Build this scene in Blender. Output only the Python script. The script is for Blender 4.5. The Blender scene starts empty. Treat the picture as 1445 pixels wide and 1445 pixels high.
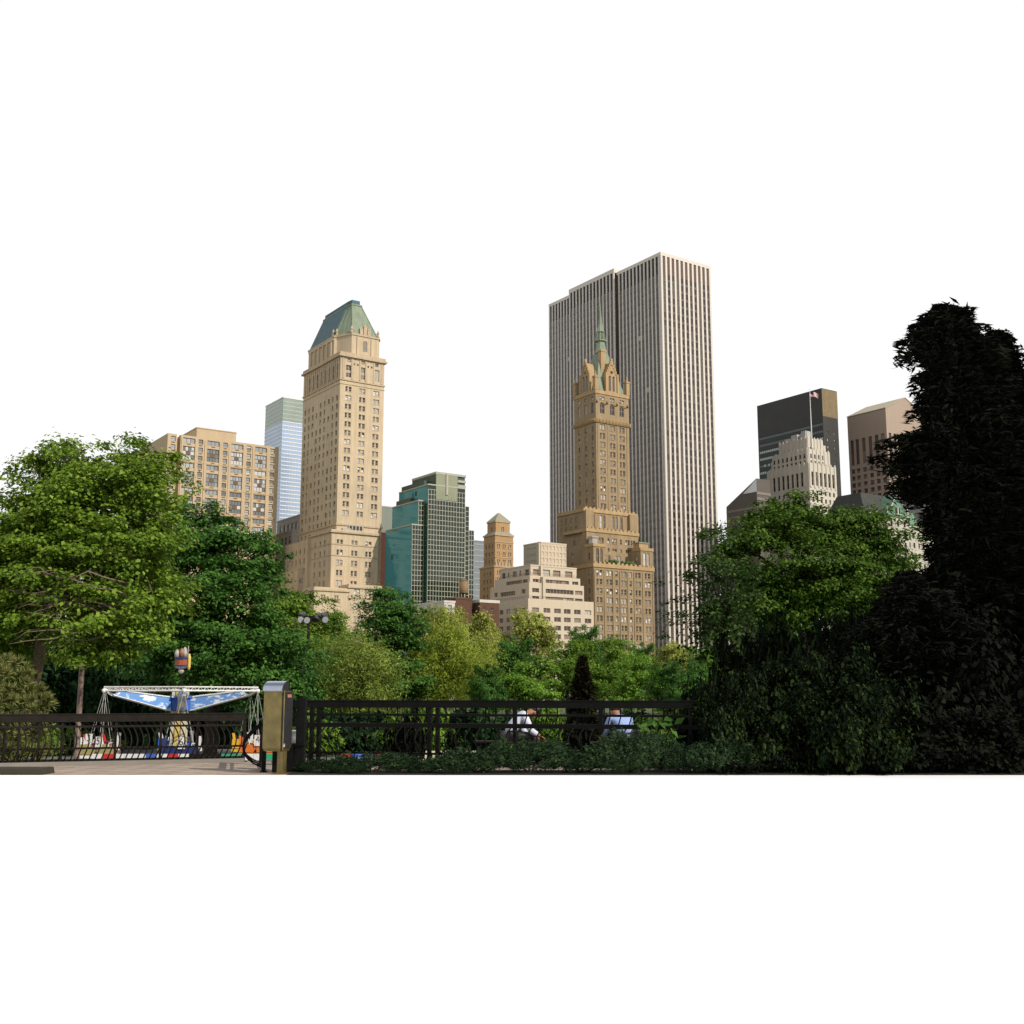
import bpy, bmesh, math, random
import numpy as np
random.seed(7)
R = math.radians
SC = bpy.context.scene
COL = SC.collection

# ------------------------------------------------------------------ camera model
F, P, ZC, CX, CY = 1600.0, R(9.2), 1.25, 722.5, 722.5
cp, sp = math.cos(P), math.sin(P)
def ray(x, y):
    a = (x - CX) / F; b = (CY - y) / F
    return (a, cp - b * sp, sp + b * cp)
def at(x, y, Y):
    d = ray(x, y); t = Y / d[1]
    return (d[0] * t, Y, ZC + d[2] * t)
GZ = -2.0            # level of the park, the rink and the streets; the terrace is at 0
TH = R(34.5); ct, st = math.cos(TH), math.sin(TH)   # street grid

cam = bpy.data.cameras.new('camera'); camo = bpy.data.objects.new('camera', cam); COL.objects.link(camo)
camo.location = (0, 0, ZC); camo.rotation_euler = (R(90) + P, 0, 0)
cam.sensor_width = 36; cam.lens = F / 1445 * 36; cam.clip_end = 6000; cam.clip_start = 0.1
SC.camera = camo
SC.view_settings.view_transform = 'Standard'; SC.view_settings.look = 'None'
SC.view_settings.exposure = 0; SC.view_settings.gamma = 1

# ------------------------------------------------------------------ light
S_DIR = (0.66, -0.55, 0.62)
el = math.atan2(S_DIR[2], math.hypot(S_DIR[0], S_DIR[1])); az = math.atan2(S_DIR[0], S_DIR[1])
sun = bpy.data.lights.new('sun', 'SUN'); suno = bpy.data.objects.new('sun', sun); COL.objects.link(suno)
sun.energy = 4.0; sun.angle = R(0.5); sun.color = (1.0, 0.94, 0.85)
from mathutils import Vector, Matrix
suno.rotation_euler = Vector(S_DIR).to_track_quat('Z', 'Y').to_euler()
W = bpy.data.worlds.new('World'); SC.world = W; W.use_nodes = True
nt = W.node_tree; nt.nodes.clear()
def N(t, **k):
    n = nt.nodes.new(t)
    for a, b in k.items(): setattr(n, a, b)
    return n
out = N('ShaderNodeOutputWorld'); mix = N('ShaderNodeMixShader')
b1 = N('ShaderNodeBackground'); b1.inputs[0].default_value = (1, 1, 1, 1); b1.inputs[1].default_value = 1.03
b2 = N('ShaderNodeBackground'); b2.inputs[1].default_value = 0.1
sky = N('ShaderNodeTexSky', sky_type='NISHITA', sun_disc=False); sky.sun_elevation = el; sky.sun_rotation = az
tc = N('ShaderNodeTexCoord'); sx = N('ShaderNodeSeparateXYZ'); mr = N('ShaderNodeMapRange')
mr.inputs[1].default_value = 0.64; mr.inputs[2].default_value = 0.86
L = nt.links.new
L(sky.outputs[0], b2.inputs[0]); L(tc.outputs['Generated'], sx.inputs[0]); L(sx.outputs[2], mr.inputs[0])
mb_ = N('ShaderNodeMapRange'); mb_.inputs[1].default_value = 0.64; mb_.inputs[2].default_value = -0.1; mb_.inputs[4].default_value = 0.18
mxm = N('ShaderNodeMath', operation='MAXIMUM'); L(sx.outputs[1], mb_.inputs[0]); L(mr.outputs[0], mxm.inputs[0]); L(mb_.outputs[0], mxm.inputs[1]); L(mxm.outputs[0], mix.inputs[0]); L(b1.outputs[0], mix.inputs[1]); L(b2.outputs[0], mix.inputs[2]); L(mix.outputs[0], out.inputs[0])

# ------------------------------------------------------------------ materials
def lin(r, g, b, k=1.0):
    def f(c):
        c /= 255.0
        return (c / 12.92 if c <= 0.04045 else ((c + 0.055) / 1.055) ** 2.4) * k
    return (f(r), f(g), f(b))
class MT:
    def __init__(s, name):
        s.m = bpy.data.materials.new(name); s.m.use_nodes = True
        s.t = s.m.node_tree; s.b = s.t.nodes['Principled BSDF']; s.o = s.t.nodes['Material Output']
    def n(s, t, **k):
        n = s.t.nodes.new(t)
        for a, b in k.items(): setattr(n, a, b)
        return n
    def l(s, a, b): s.t.links.new(a, b)
    def math(s, op, a, b):
        n = s.n('ShaderNodeMath', operation=op)
        for i, v in enumerate((a, b)):
            if isinstance(v, (int, float)): n.inputs[i].default_value = v
            else: s.l(v, n.inputs[i])
        return n.outputs[0]
    def ramp(s, fac, cols, interp='LINEAR'):
        n = s.n('ShaderNodeValToRGB'); r = n.color_ramp; r.interpolation = interp
        for i, (p, c) in enumerate(cols):
            e = r.elements[i] if i < 2 else r.elements.new(p)
            e.position = p; e.color = (*c, 1)
        s.l(fac, n.inputs[0]); return n.outputs[0]
def noise(t, scale, detail=4, vec=None, rough=0.55):
    n = t.n('ShaderNodeTexNoise'); n.inputs['Scale'].default_value = scale; n.inputs['Detail'].default_value = detail
    n.inputs['Roughness'].default_value = rough
    if vec is not None: t.l(vec, n.inputs['Vector'])
    return n.outputs['Fac']
def stone(name, col, var=0.16, scale=0.12, streak=0.12, rough=0.85, bump=0.0, fine=1.4):
    t = MT(name); tcn = t.n('ShaderNodeTexCoord'); obj = tcn.outputs['Object']
    mp = t.n('ShaderNodeMapping'); mp.inputs['Scale'].default_value = (1, 1, 0.06); t.l(obj, mp.inputs[0])
    a = noise(t, scale, 7, obj, .68); b = noise(t, 0.9, 3, mp.outputs[0]); c = noise(t, fine, 3, obj)
    s = t.math('ADD', t.math('MULTIPLY', t.math('SUBTRACT', a, 0.5), 2.2 * var), t.math('MULTIPLY', t.math('SUBTRACT', b, 0.5), 2.2 * streak))
    s = t.math('ADD', s, t.math('MULTIPLY', t.math('SUBTRACT', c, 0.5), 0.7 * var)); s = t.math('ADD', s, 1.0)
    v = t.n('ShaderNodeVectorMath', operation='SCALE'); v.inputs[0].default_value = col; t.l(s, v.inputs['Scale'])
    t.l(v.outputs[0], t.b.inputs['Base Color']); t.b.inputs['Roughness'].default_value = rough
    t.b.inputs['Specular IOR Level'].default_value = 0.25
    if bump:
        bp = t.n('ShaderNodeBump'); bp.inputs['Strength'].default_value = bump; t.l(c, bp.inputs['Height']); t.l(bp.outputs[0], t.b.inputs['Normal'])
    return t.m
ISL = {}
def rnd_glass(name, cols, rough=0.12, spec=0.5, metal=0.0, isl=0.13):
    if isl < 1: ISL[name] = rnd_glass(name + '_varied', cols, rough, spec, metal, 1)
    t = MT(name); g = t.n('ShaderNodeNewGeometry'); oi = t.n('ShaderNodeObjectInfo')
    r = t.math('FRACT', t.math('ADD', t.math('MULTIPLY', g.outputs['Random Per Island'], isl), oi.outputs['Random']), 0)
    t.l(t.ramp(r, cols, 'CONSTANT'), t.b.inputs['Base Color'])
    t.b.inputs['Roughness'].default_value = rough; t.b.inputs['Specular IOR Level'].default_value = spec
    t.b.inputs['Metallic'].default_value = metal
    return t.m
def plain(name, col, rough=0.6, metal=0.0, var=0.15, scale=6.0, spec=0.4):
    t = MT(name); tcn = t.n('ShaderNodeTexCoord'); a = noise(t, scale, 5, tcn.outputs['Object'])
    t.l(t.ramp(a, [(0.25, tuple(c * (1 - var) for c in col)), (0.75, tuple(c * (1 + var) for c in col))]), t.b.inputs['Base Color'])
    t.l(t.ramp(a, [(0.2, (rough * 0.8,) * 3), (0.8, (min(1, rough * 1.2),) * 3)]), t.b.inputs['Roughness'])
    t.b.inputs['Metallic'].default_value = metal; t.b.inputs['Specular IOR Level'].default_value = spec
    return t.m
def leaf(name, dark, mid, light, trans=0.3, clump=0.5, rough=0.6, spec=0.12):
    t = MT(name); g = t.n('ShaderNodeNewGeometry'); tcn = t.n('ShaderNodeTexCoord')
    a = noise(t, clump, 3, tcn.outputs['Object'])
    f = t.math('ADD', t.math('MULTIPLY', g.outputs['Random Per Island'], 0.62), t.math('MULTIPLY', t.math('SUBTRACT', a, 0.3), 0.9))
    c = t.ramp(f, [(0.1, dark), (0.5, mid), (0.95, light)])
    t.l(c, t.b.inputs['Base Color']); t.b.inputs['Roughness'].default_value = rough; t.b.inputs['Specular IOR Level'].default_value = spec
    if trans:
        tr = t.n('ShaderNodeBsdfTranslucent'); t.l(c, tr.inputs[0]); mx = t.n('ShaderNodeMixShader'); mx.inputs[0].default_value = trans
        t.l(t.b.outputs[0], mx.inputs[1]); t.l(tr.outputs[0], mx.inputs[2]); t.l(mx.outputs[0], t.o.inputs[0])
    return t.m

# ------------------------------------------------------------------ mesh builder
class MB:
    def __init__(s): s.v = []; s.f = []; s.m = []
    def poly(s, pts, m=0):
        i = len(s.v); s.v += [tuple(p) for p in pts]; s.f.append(tuple(range(i, i + len(pts)))); s.m.append(m)
    def box(s, x0, x1, y0, y1, z0, z1, m=0, skip=''):
        if x0 > x1: x0, x1 = x1, x0
        if y0 > y1: y0, y1 = y1, y0
        a, b, c, d = (x0, y0), (x1, y0), (x1, y1), (x0, y1)
        s.prism([a, b, c, d], z0, z1, m, skip)
    def prism(s, pl, z0, z1, m=0, skip='', mt=None):
        n = len(pl)
        for i in range(n):
            if str(i) in skip: continue
            p, q = pl[i], pl[(i + 1) % n]
            s.poly([(*p, z0), (*q, z0), (*q, z1), (*p, z1)], m)
        if 't' not in skip: s.poly([(*p, z1) for p in pl], m if mt is None else mt)
        if 'b' not in skip: s.poly([(*p, z0) for p in reversed(pl)], m)
    def frust(s, lo, hi, m=0):
        n = len(lo)
        for i in range(n): s.poly([lo[i], lo[(i + 1) % n], hi[(i + 1) % n], hi[i]], m)
        s.poly(hi, m); s.poly(list(reversed(lo)), m)
    def obox(s, c, ax, ay, az, m=0):      # oriented box, half vectors
        c, ax, ay, az = map(Vector, (c, ax, ay, az))
        lo = [c - az - ax - ay, c - az + ax - ay, c - az + ax + ay, c - az - ax + ay]
        s.frust([tuple(p) for p in lo], [tuple(p + 2 * az) for p in lo], m)
    def tube(s, pts, rad, n=6, m=0, cap=True):
        pts = [Vector(p) for p in pts]; k = len(pts)
        if not isinstance(rad, (list, tuple)): rad = [rad] * k
        base = len(s.v); u = None
        for i in range(k):
            d = (pts[min(i + 1, k - 1)] - pts[max(i - 1, 0)]).normalized()
            if u is None:
                u = d.orthogonal().normalized()
            else:
                u = (u - d * u.dot(d)); u = u.normalized() if u.length > 1e-6 else d.orthogonal().normalized()
            w = d.cross(u)
            for j in range(n):
                a = 2 * math.pi * j / n
                s.v.append(tuple(pts[i] + (u * math.cos(a) + w * math.sin(a)) * rad[i]))
        for i in range(k - 1):
            for j in range(n):
                a = base + i * n + j; b = base + i * n + (j + 1) % n
                s.f.append((a, b, b + n, a + n)); s.m.append(m)
        if cap:
            s.f.append(tuple(base + j for j in reversed(range(n)))); s.m.append(m)
            s.f.append(tuple(base + (k - 1) * n + j for j in range(n))); s.m.append(m)
    def lathe(s, c, prof, n=10, m=0):
        s.tube([(c[0], c[1], c[2] + z) for r, z in prof], [max(r, 1e-3) for r, z in prof], n, m)
    def ball(s, c, r, n=10, m=0):
        if not isinstance(r, (tuple, list)): r = (r, r, r)
        base = len(s.v); k = max(4, n // 2)
        for i in range(k + 1):
            a = math.pi * i / k
            for j in range(n):
                b = 2 * math.pi * j / n
                s.v.append((c[0] + r[0] * max(math.sin(a), 1e-3) * math.cos(b), c[1] + r[1] * max(math.sin(a), 1e-3) * math.sin(b), c[2] + r[2] * math.cos(a)))
        for i in range(k):
            for j in range(n):
                a = base + i * n + j; b = base + i * n + (j + 1) % n
                s.f.append((a, a + n, b + n, b)); s.m.append(m)
    def mesh(s, name, mats, smooth=False):
        me = bpy.data.meshes.new(name); me.from_pydata(s.v, [], s.f)
        for k in (mats if isinstance(mats, (list, tuple)) else [mats]): me.materials.append(k)
        if s.m: me.polygons.foreach_set('material_index', s.m)
        if smooth: me.polygons.foreach_set('use_smooth', [True] * len(s.f))
        me.update(); return me
    def build(s, name, mats, parent=None, smooth=False):
        return link(name, s.mesh(name, mats, smooth), parent)
def link(name, me, parent=None, loc=None, rot=None):
    o = bpy.data.objects.new(name, me); COL.objects.link(o)
    if parent is not None: o.parent = parent
    if loc is not None: o.location = loc
    if rot is not None: o.rotation_euler = rot
    return o
def tag(o, label=None, cat=None, group=None, kind=None):
    for k, v in (('label', label), ('category', cat), ('group', group), ('kind', kind)):
        if v: o[k] = v
    return o
def thing(name, label, cat, loc=(0, 0, 0), rz=0, group=None):
    return tag(link(name, None, None, loc, (0, 0, rz)), label, cat, group)

# ------------------------------------------------------------------ building kit
TR = plain('white_window_trim', lin(205, 196, 180, 0.6), 0.6)
DK = plain('dark_window_trim', lin(70, 60, 50, 0.6), 0.5)
BR = plain('brown_panel', lin(125, 95, 62, 0.6), 0.6)
GREYW = rnd_glass('curtained_window_glass', [(0, (.035, .028, .022)), (.3, (.09, .075, .06)), (.5, (.2, .18, .15)), (.7, (.38, .37, .35)), (.88, (.6, .6, .58))])
DARKW = rnd_glass('dark_window_glass', [(0, (.012, .011, .01)), (.35, (.035, .03, .025)), (.7, (.09, .08, .07)), (.92, (.3, .29, .27))])
BROWNW = rnd_glass('brown_window_glass', [(0, (.06, .035, .025)), (.4, (.11, .07, .05)), (.7, (.22, .16, .11)), (.9, (.4, .37, .3))])
PALEW = rnd_glass('pale_window_glass', [(0, (.15, .15, .145)), (.25, (.2, .2, .195)), (.5, (.27, .28, .28)), (.72, (.36, .37, .37)), (.9, (.5, .5, .49))])

def winmesh(mb, w, h, kind, T=Matrix.Identity(4)):
    """slot 0 frame, 1 glass, 2 extra"""
    k = MB(); f = 0.13; d = -0.09
    def light(x0, x1, z0, z1, rail=True):
        zm = (z0 + z1) / 2
        if rail:
            k.poly([(x0, 0, z0), (x1, 0, z0), (x1, 0, zm - .05), (x0, 0, zm - .05)], 1)
            k.poly([(x0, 0, zm + .05), (x1, 0, zm + .05), (x1, 0, z1), (x0, 0, z1)], 1)
            k.box(x0, x1, d * .7, 0, zm - .05, zm + .05, 0)
        else: k.poly([(x0, 0, z0), (x1, 0, z0), (x1, 0, z1), (x0, 0, z1)], 1)
    def bar(x0, x1, z0, z1, dd=d, m=0): k.box(x0, x1, dd, 0.01, z0, z1, m)
    hw, hh = w / 2, h / 2
    if kind == 'pair':
        mu = w * .1; bar(-mu, mu, -hh, hh, -.25, 2)
        light(-hw + f, -mu - f, -hh + f, hh - f); light(mu + f, hw - f, -hh + f, hh - f)
        for a, b in ((-hw, -hw + f), (-mu - f, -mu), (mu, mu + f), (hw - f, hw)): bar(a, b, -hh, hh)
        for z in (-hh, hh - f): bar(-hw + f, -mu - f, z, z + f); bar(mu + f, hw - f, z, z + f)
        bar(-hw - .15, hw + .15, -hh - .22, -hh - .002, -.55, 2)
    elif kind in ('ribbon', 'wide'):
        n = max(2, int(round(w / 1.5)))
        for i in range(n):
            a = -hw + f / 2 + i * (w - f) / n; b = a + (w - f) / n
            light(a + f / 2, b - f / 2, -hh + f, hh - f, False); bar(a - f / 2, a + f / 2, -hh + f, hh - f)
        bar(hw - f, hw, -hh + f, hh - f); bar(-hw, hw, -hh, -hh + f); bar(-hw, hw, hh - f, hh)
        if kind == 'wide': bar(-.8, .8, -hh - .75, -hh - .3, -.42, 2)
    elif kind == 'wide2':
        n = 4; q = h * .36
        for z0, z1 in ((-hh, -hh + q), (hh - q, hh)):
            for i in range(n):
                a = -hw + f / 2 + i * (w - f) / n; b = a + (w - f) / n
                light(a + f / 2, b - f / 2, z0 + f, z1 - f, False); bar(a - f / 2, a + f / 2, z0 + f, z1 - f)
            bar(hw - f, hw, z0 + f, z1 - f); bar(-hw, hw, z0, z0 + f); bar(-hw, hw, z1 - f, z1)
        bar(-w * .19, w * .19, -hh + q, hh - q, -.14, 2)
        light(-hw, -w * .19, -hh + q, hh - q, False); light(w * .19, hw, -hh + q, hh - q, False)
        bar(-.8, .8, -hh - .75, -hh - .3, -.42, 2)
    elif kind == 'arch':
        n = 8; zs = hh - hw
        arc = [(hw * .86 * math.cos(math.pi * i / n), zs + hw * .9 * math.sin(math.pi * i / n)) for i in range(n + 1)]
        k.poly([(hw * .86, 0, -hh + f)] + [(x, 0, z) for x, z in arc] + [(-hw * .86, 0, -hh + f)], 1)
        for i in range(n):
            (x0, z0), (x1, z1) = arc[i], arc[i + 1]
            k.poly([(x0, -.2, z0), (x0, -.2, hh + .01), (x1, -.2, hh + .01), (x1, -.2, z1)], 2)
            k.poly([(x0, -.2, z0), (x1, -.2, z1), (x1, 0, z1), (x0, 0, z0)], 2)
        bar(-hw, -hw * .86, -hh, zs + hw * .9, -.2, 2); bar(hw * .86, hw, -hh, zs + hw * .9, -.2, 2)
        bar(-hw * .86, hw * .86, -hh, -hh + f); bar(-.06, .06, -hh + f, zs + hw * .7); bar(-hw * .86, hw * .86, -.06, .06)
    elif kind == 'tall':
        light(-hw + f, hw - f, -hh + f, -hh * .25, True); light(-hw + f, hw - f, hh * .2, hh - f, True)
        bar(-hw, hw, -hh * .25, hh * .2, -.05, 2)
        for a, b in ((-hw, -hw + f), (hw - f, hw), (-.08, .08)): bar(a, b, -hh, hh)
        bar(-hw + f, hw - f, -hh, -hh + f); bar(-hw + f, hw - f, hh - f, hh)
    else:   # single
        light(-hw + f, hw - f, -hh + f, hh - f, h > 1.1)
        for a, b in ((-hw, -hw + f), (hw - f, hw)): bar(a, b, -hh, hh)
        for z in (-hh, hh - f): bar(-hw + f, hw - f, z, z + f)
        if kind == 'single': bar(-hw - .1, hw + .1, -hh - .2, -hh - .002, -.5, 2)
        if kind == 'apt': bar(-hw * .8, hw * .8, -hh - .75, -hh - .3, -.42, 2)
    i = len(mb.v); mb.v += [tuple(T @ Vector(p)) for p in k.v]
    mb.f += [tuple(i + q for q in f_) for f_ in k.f]; mb.m += k.m

class Bld:
    cache = {}
    def __init__(s, name, label, cat, px, py, Y, frame=TR, glass=GREYW, extra=BR, group=None):
        o = at(px, py, Y); s.ox, s.oy = o[0], o[1]; s.zt = o[2] - GZ
        s.root = thing(name, label, cat, (o[0], o[1], GZ), TH, group)
        s.w = []; s.mats = [frame, glass, extra]
    def Rp(b, px, py, v0=0.0):
        d = ray(px, py); ox = b.ox - st * v0; oy = b.oy + ct * v0
        t = (-st * ox + ct * oy) / (-st * d[0] + ct * d[1]); X, Y = d[0] * t, d[1] * t
        return (ct * (X - b.ox) + st * (Y - b.oy), ZC + d[2] * t - GZ)
    def Lp(b, px, py, u0=0.0):
        d = ray(px, py); ox = b.ox + ct * u0; oy = b.oy + st * u0
        t = (ct * ox + st * oy) / (ct * d[0] + st * d[1]); X, Y = d[0] * t, d[1] * t
        return (-st * (X - b.ox) + ct * (Y - b.oy), ZC + d[2] * t - GZ)
    def facade(b, mb, face, c, a0, a1, z0, z1, wins=(), depth=.35, m=0):
        wins = [w for w in wins if w[0] - w[2] / 2 > a0 + .01 and w[0] + w[2] / 2 < a1 - .01 and w[1] - w[3] / 2 > z0 + .01 and w[1] + w[3] / 2 < z1 - .01]
        q = lambda x: round(x, 3)
        A = sorted({q(a0), q(a1)} | {q(w[0] - w[2] / 2) for w in wins} | {q(w[0] + w[2] / 2) for w in wins})
        Z = sorted({q(z0), q(z1)} | {q(w[1] - w[3] / 2) for w in wins} | {q(w[1] + w[3] / 2) for w in wins})
        ia = {a: i for i, a in enumerate(A)}; iz = {z: i for i, z in enumerate(Z)}
        g = np.zeros((len(A) - 1, len(Z) - 1), bool)
        pt = (lambda a, d, z: (a, c + d, z)) if face == 'R' else (lambda a, d, z: (c + d, a, z))
        for a, z, w, h, k in wins:
            x0, x1, y0, y1 = q(a - w / 2), q(a + w / 2), q(z - h / 2), q(z + h / 2)
            g[ia[x0]:ia[x1], iz[y0]:iz[y1]] = True
            mb.poly([pt(x0, 0, y0), pt(x1, 0, y0), pt(x1, depth, y0), pt(x0, depth, y0)], m)
            mb.poly([pt(x0, 0, y1), pt(x1, 0, y1), pt(x1, depth, y1), pt(x0, depth, y1)], m)
            mb.poly([pt(x0, 0, y0), pt(x0, 0, y1), pt(x0, depth, y1), pt(x0, depth, y0)], m)
            mb.poly([pt(x1, 0, y0), pt(x1, 0, y1), pt(x1, depth, y1), pt(x1, depth, y0)], m)
            b.w.append((face, c + depth, a, z, w, h, k))
        for i in range(len(A) - 1):
            j = 0
            while j < len(Z) - 1:
                if g[i, j]: j += 1; continue
                e = j
                while e < len(Z) - 1 and not g[i, e]: e += 1
                mb.poly([pt(A[i], 0, Z[j]), pt(A[i + 1], 0, Z[j]), pt(A[i + 1], 0, Z[e]), pt(A[i], 0, Z[e])], m); j = e
    def tier(b, mb, u0, u1, v0, v1, z0, z1, wr=(), wl=(), depth=.35, m=0, top=None):
        b.facade(mb, 'R', v0, u0, u1, z0, z1, wr, depth, m); b.facade(mb, 'L', u0, v0, v1, z0, z1, wl, depth, m)
        mb.poly([(u1, v0, z0), (u1, v1, z0), (u1, v1, z1), (u1, v0, z1)], m); mb.poly([(u0, v1, z0), (u1, v1, z0), (u1, v1, z1), (u0, v1, z1)], m)
        mb.poly([(u0, v0, z1), (u1, v0, z1), (u1, v1, z1), (u0, v1, z1)], m if top is None else top)
    def ring(b, mb, u0, u1, v0, v1, z0, z1, o, m=0, th=.5):   # band that runs round a block, o proud of it
        mb.box(u0 - o, u1 + o, v0 - o, v0 + th, z0, z1, m); mb.box(u0 - o, u0 + th, v0 + th, v1 + o, z0, z1, m)
        mb.box(u1 - th, u1 + o, v0 + th, v1 + o, z0, z1, m); mb.box(u0 + th, u1 - th, v1 - th, v1 + o, z0, z1, m)
    def bands(b, name, mat, specs):      # each band a part of its own
        for sp_ in specs:
            k = MB(); b.ring(k, *sp_); k.build(name, [mat], b.root)
    def done(b, nmax=100, name='window'):
        ws = sorted(b.w, key=lambda w: -(w[4] * w[5]) * (1 if w[0] == 'R' else .7)); rest = MB()
        for i, (face, c, a, z, w, h, k) in enumerate(ws):
            loc = (a, c, z) if face == 'R' else (c, a, z); rz = 0 if face == 'R' else -math.pi / 2
            if i < nmax:
                key = (k, round(w, 2), round(h, 2), tuple(m.name for m in b.mats))
                if key not in Bld.cache:
                    mb = MB(); winmesh(mb, w, h, k); Bld.cache[key] = mb.mesh(name, b.mats)
                link(name, Bld.cache[key], b.root, loc, (0, 0, rz))
            else: winmesh(rest, w, h, k, Matrix.Translation(loc) @ Matrix.Rotation(rz, 4, 'Z'))
        if rest.f: tag(rest.build(name, [ISL.get(m.name, m) for m in b.mats], b.root), kind='stuff')
def rows(z, sp_, n): return [z - sp_ * i for i in range(n)]

# ------------------------------------------------------------------ buildings
TAN = stone('tan_limestone', lin(208, 187, 156, .76), .2, .16, .28, fine=.9)
TAN2 = stone('tan_trim_stone', lin(204, 182, 152, .71), .22, .2, .25)
COPPER = stone('weathered_copper', lin(138, 150, 128, .78), .22, .3, .35, .7)
COPPER2 = stone('blue_green_copper', lin(74, 106, 112, .8), .22, .3, .35, .6)
BRICK = stone('ochre_brick', lin(172, 148, 115, .68), .24, .16, .3, fine=.9)
BRICK2 = stone('ochre_terracotta', lin(190, 160, 118, .72), .2, .2, .25)
APTB = stone('buff_brick', lin(208, 184, 150, .74), .1, .06, .12)
ROOF = stone('roof_gravel', (.16, .15, .14), .2, .3, 0)

def pierre():
    b = Bld('hotel_tower', 'tall tan limestone tower with green copper mansard roof and setbacks, left of centre', 'skyscraper', 481, 498, 440, TR, GREYW, TAN2)
    wall = MB(); H = 139.6; Wd, D = 19.8, 35.5
    cols = (3.75, 10.0, 16.3)
    wr = [(u, z, 2.7, 2.0, 'pair') for u in cols for z in rows(125.0 - 3.62, 3.6, 14)]
    wr += [(u, 125.0, 2.7, 2.0, 'pair') for u in cols]
    wr += [(u, z, 2.5, 5.0, 'tall') for u in cols for z in (132.4,)] + [(u, 136.9, 1.5, 1.3, 'plain') for u in cols]
    wr += [(u + s_, 135.6, .7, .9, 'plain') for u in (6.1, 7.7, 12.4, 14.0) for s_ in (0,)]
    lv = [2.6 + 3.8 * i for i in range(9)]
    wl = [(v, z, 1.3 if i % 2 else 1.6, 2.0, 'single') for i, v in enumerate(lv) for z in rows(125.0 - 3.62, 3.6, 19) if (i + int(z)) % 7]
    wl += [(v + .4, 132.6, 1.9, 5.6, 'tall') for v in lv[:8]]
    b.tier(wall, 0, Wd, 0, D, 0, H, wr, wl, .45)
    # projecting lower block
    u0, v0, zt = -2.7, -1.5, 67.4
    wr2 = [(u, z, 2.6, 2.1, 'pair') for u in (0.9, 7.2, 13.4) for z in rows(62.5, 4.0, 7)]
    wl2 = [(v, z, 1.2, 2.1, 'single') for v in (4.5, 8.5, 13.5) for z in rows(62.5, 4.0, 7)]
    b.tier(wall, u0, 17.8, v0, 17.9, 0, zt, wr2, wl2, .4)
    b.tier(wall, u0 - 1.2, 0, 17.9, 40, 0, 65.3, [], [(v, z, 1.2, 2, 'single') for v in (21, 25, 29, 33, 37) for z in rows(61, 4, 3)], .4)
    b.tier(wall, -6, 10, 22, 46, 0, 53.5, [(-4.2, 49, 2.2, 1.6, 'pair')], [(28, 49.5, 1.6, 1.6, 'single'), (35, 49.5, 1.6, 1.6, 'single')], .4)
    # podium wings
    b.tier(wall, 1.0, 30, -10, v0, 0, 45.4, [(u, z, 2.4, 2.2, 'pair') for u in (4.5, 9, 16, 21, 26) for z in (42.6, 37.2, 32, 27)], [(-7.6, z, 1.2, 2, 'single') for z in (42.6, 37.2, 32)] + [(-4, z, 1.2, 2, 'single') for z in (42.6, 37.2, 32)], .4)
    b.tier(wall, -13.2, 1, -9.9, 0, 0, 43.7, [(u, z, 1.6, 2.4, 'pair') for u in (-9.5, -4, ) for z in (39.6, 34)], [(-7, z, 1.2, 2, 'single') for z in (39.6, 34)], .4)
    # octagonal crown block with chamfered near corner
    ch = [(5.3, 1.2), (17.6, 1.2), (18.8, 3.0), (18.8, 33.5), (1.0, 33.5), (1.0, 8.6), (2.0, 8.0)]
    wall.prism(ch, H, 148.3, 0, 'b')
    for i in range(6):   # engaged columns of the loggia on the long side
        v = 10.5 + i * 4.0
        wall.box(.35, .998, v - .45, v + .45, H + .8, 147.2)
    wall.box(.6, .997, 9, 33, 147.2, 148.2); wall.box(7.5, 9.0, .75, 1.198, H + .1, 147.8); wall.box(14.0, 15.5, .75, 1.198, H + .1, 147.8)
    wall.build('wall', [TAN], b.root)
    c = MB(); b.ring(c, 0, Wd, 0, D, H - 1.5, H - .7, .9); b.ring(c, 0, Wd, 0, D, H - .7, H + .5, .35, th=.9)
    c.build('cornice', [TAN2], b.root)
    b.bands('stone_band', TAN2, [(0, Wd, 0, D, 128.3, 128.9, .35), (0, Wd, 0, D, 126.7, 127.0, .2), (0, Wd, 0, D, 69.4, 70.1, .4), (u0, 17.8, v0, 17.9, zt - 5.9, zt - 5.5, .2), (u0, 17.8, v0, 17.9, zt - 1.3, zt - .6, .7),
        (u0, 17.8, v0, 17.9, 57.0, 57.4, .2), (1, 30, -10, v0, 43.9, 44.5, .5), (-13.2, .9, -9.9, -.2, 42.2, 42.8, .5), (1, 30, -10, v0, 40.0, 40.3, .2)])
    c = MB()
    for u in (1.2, 5.1, 8.7, 11.4, 15.0, 18.6): c.box(u - .35, u + .35, -.22, -.002, 129.2, 137.6)
    for v in np.arange(1.2, 35, 1.9): c.box(-.3, -.002, v - .3, v + .3, 129.2, 137.4)
    c.build('pilaster_row', [TAN2], b.root)
    p = MB(); q = [(x * 1.0, y) for x, y in ch]
    p.prism([(9.9 + (x - 9.9) * 1.035, 17.5 + (y - 17.5) * 1.02) for x, y in q], 148.3, 149.1, 0)
    p.build('crown_cornice', [TAN2], b.root)
    for u, v in ((5.3, 1.4), (17.3, 1.4), (2.0, 8.4), (1.3, 10.2)):
        o = MB(); o.lathe((u, v, 149.1), [(.5, 0), (.7, .5), (.35, 1), (.65, 1.8), (.3, 2.6), (.1, 3.2)], 8); o.build('stone_urn', [TAN2], b.root)
    for u in (9.6, 11.3, 13.0):
        o = MB(); zz_ = 151.5 + (u == 11.3) * 1.1; o.box(u - .7, u + .7, 1.0, 3.6, 149.1, zz_); o.lathe((u, 1.6, zz_), [(.8, 0), (.6, .5), (.1, .9)], 8); o.build('dormer', [TAN2], b.root)
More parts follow.
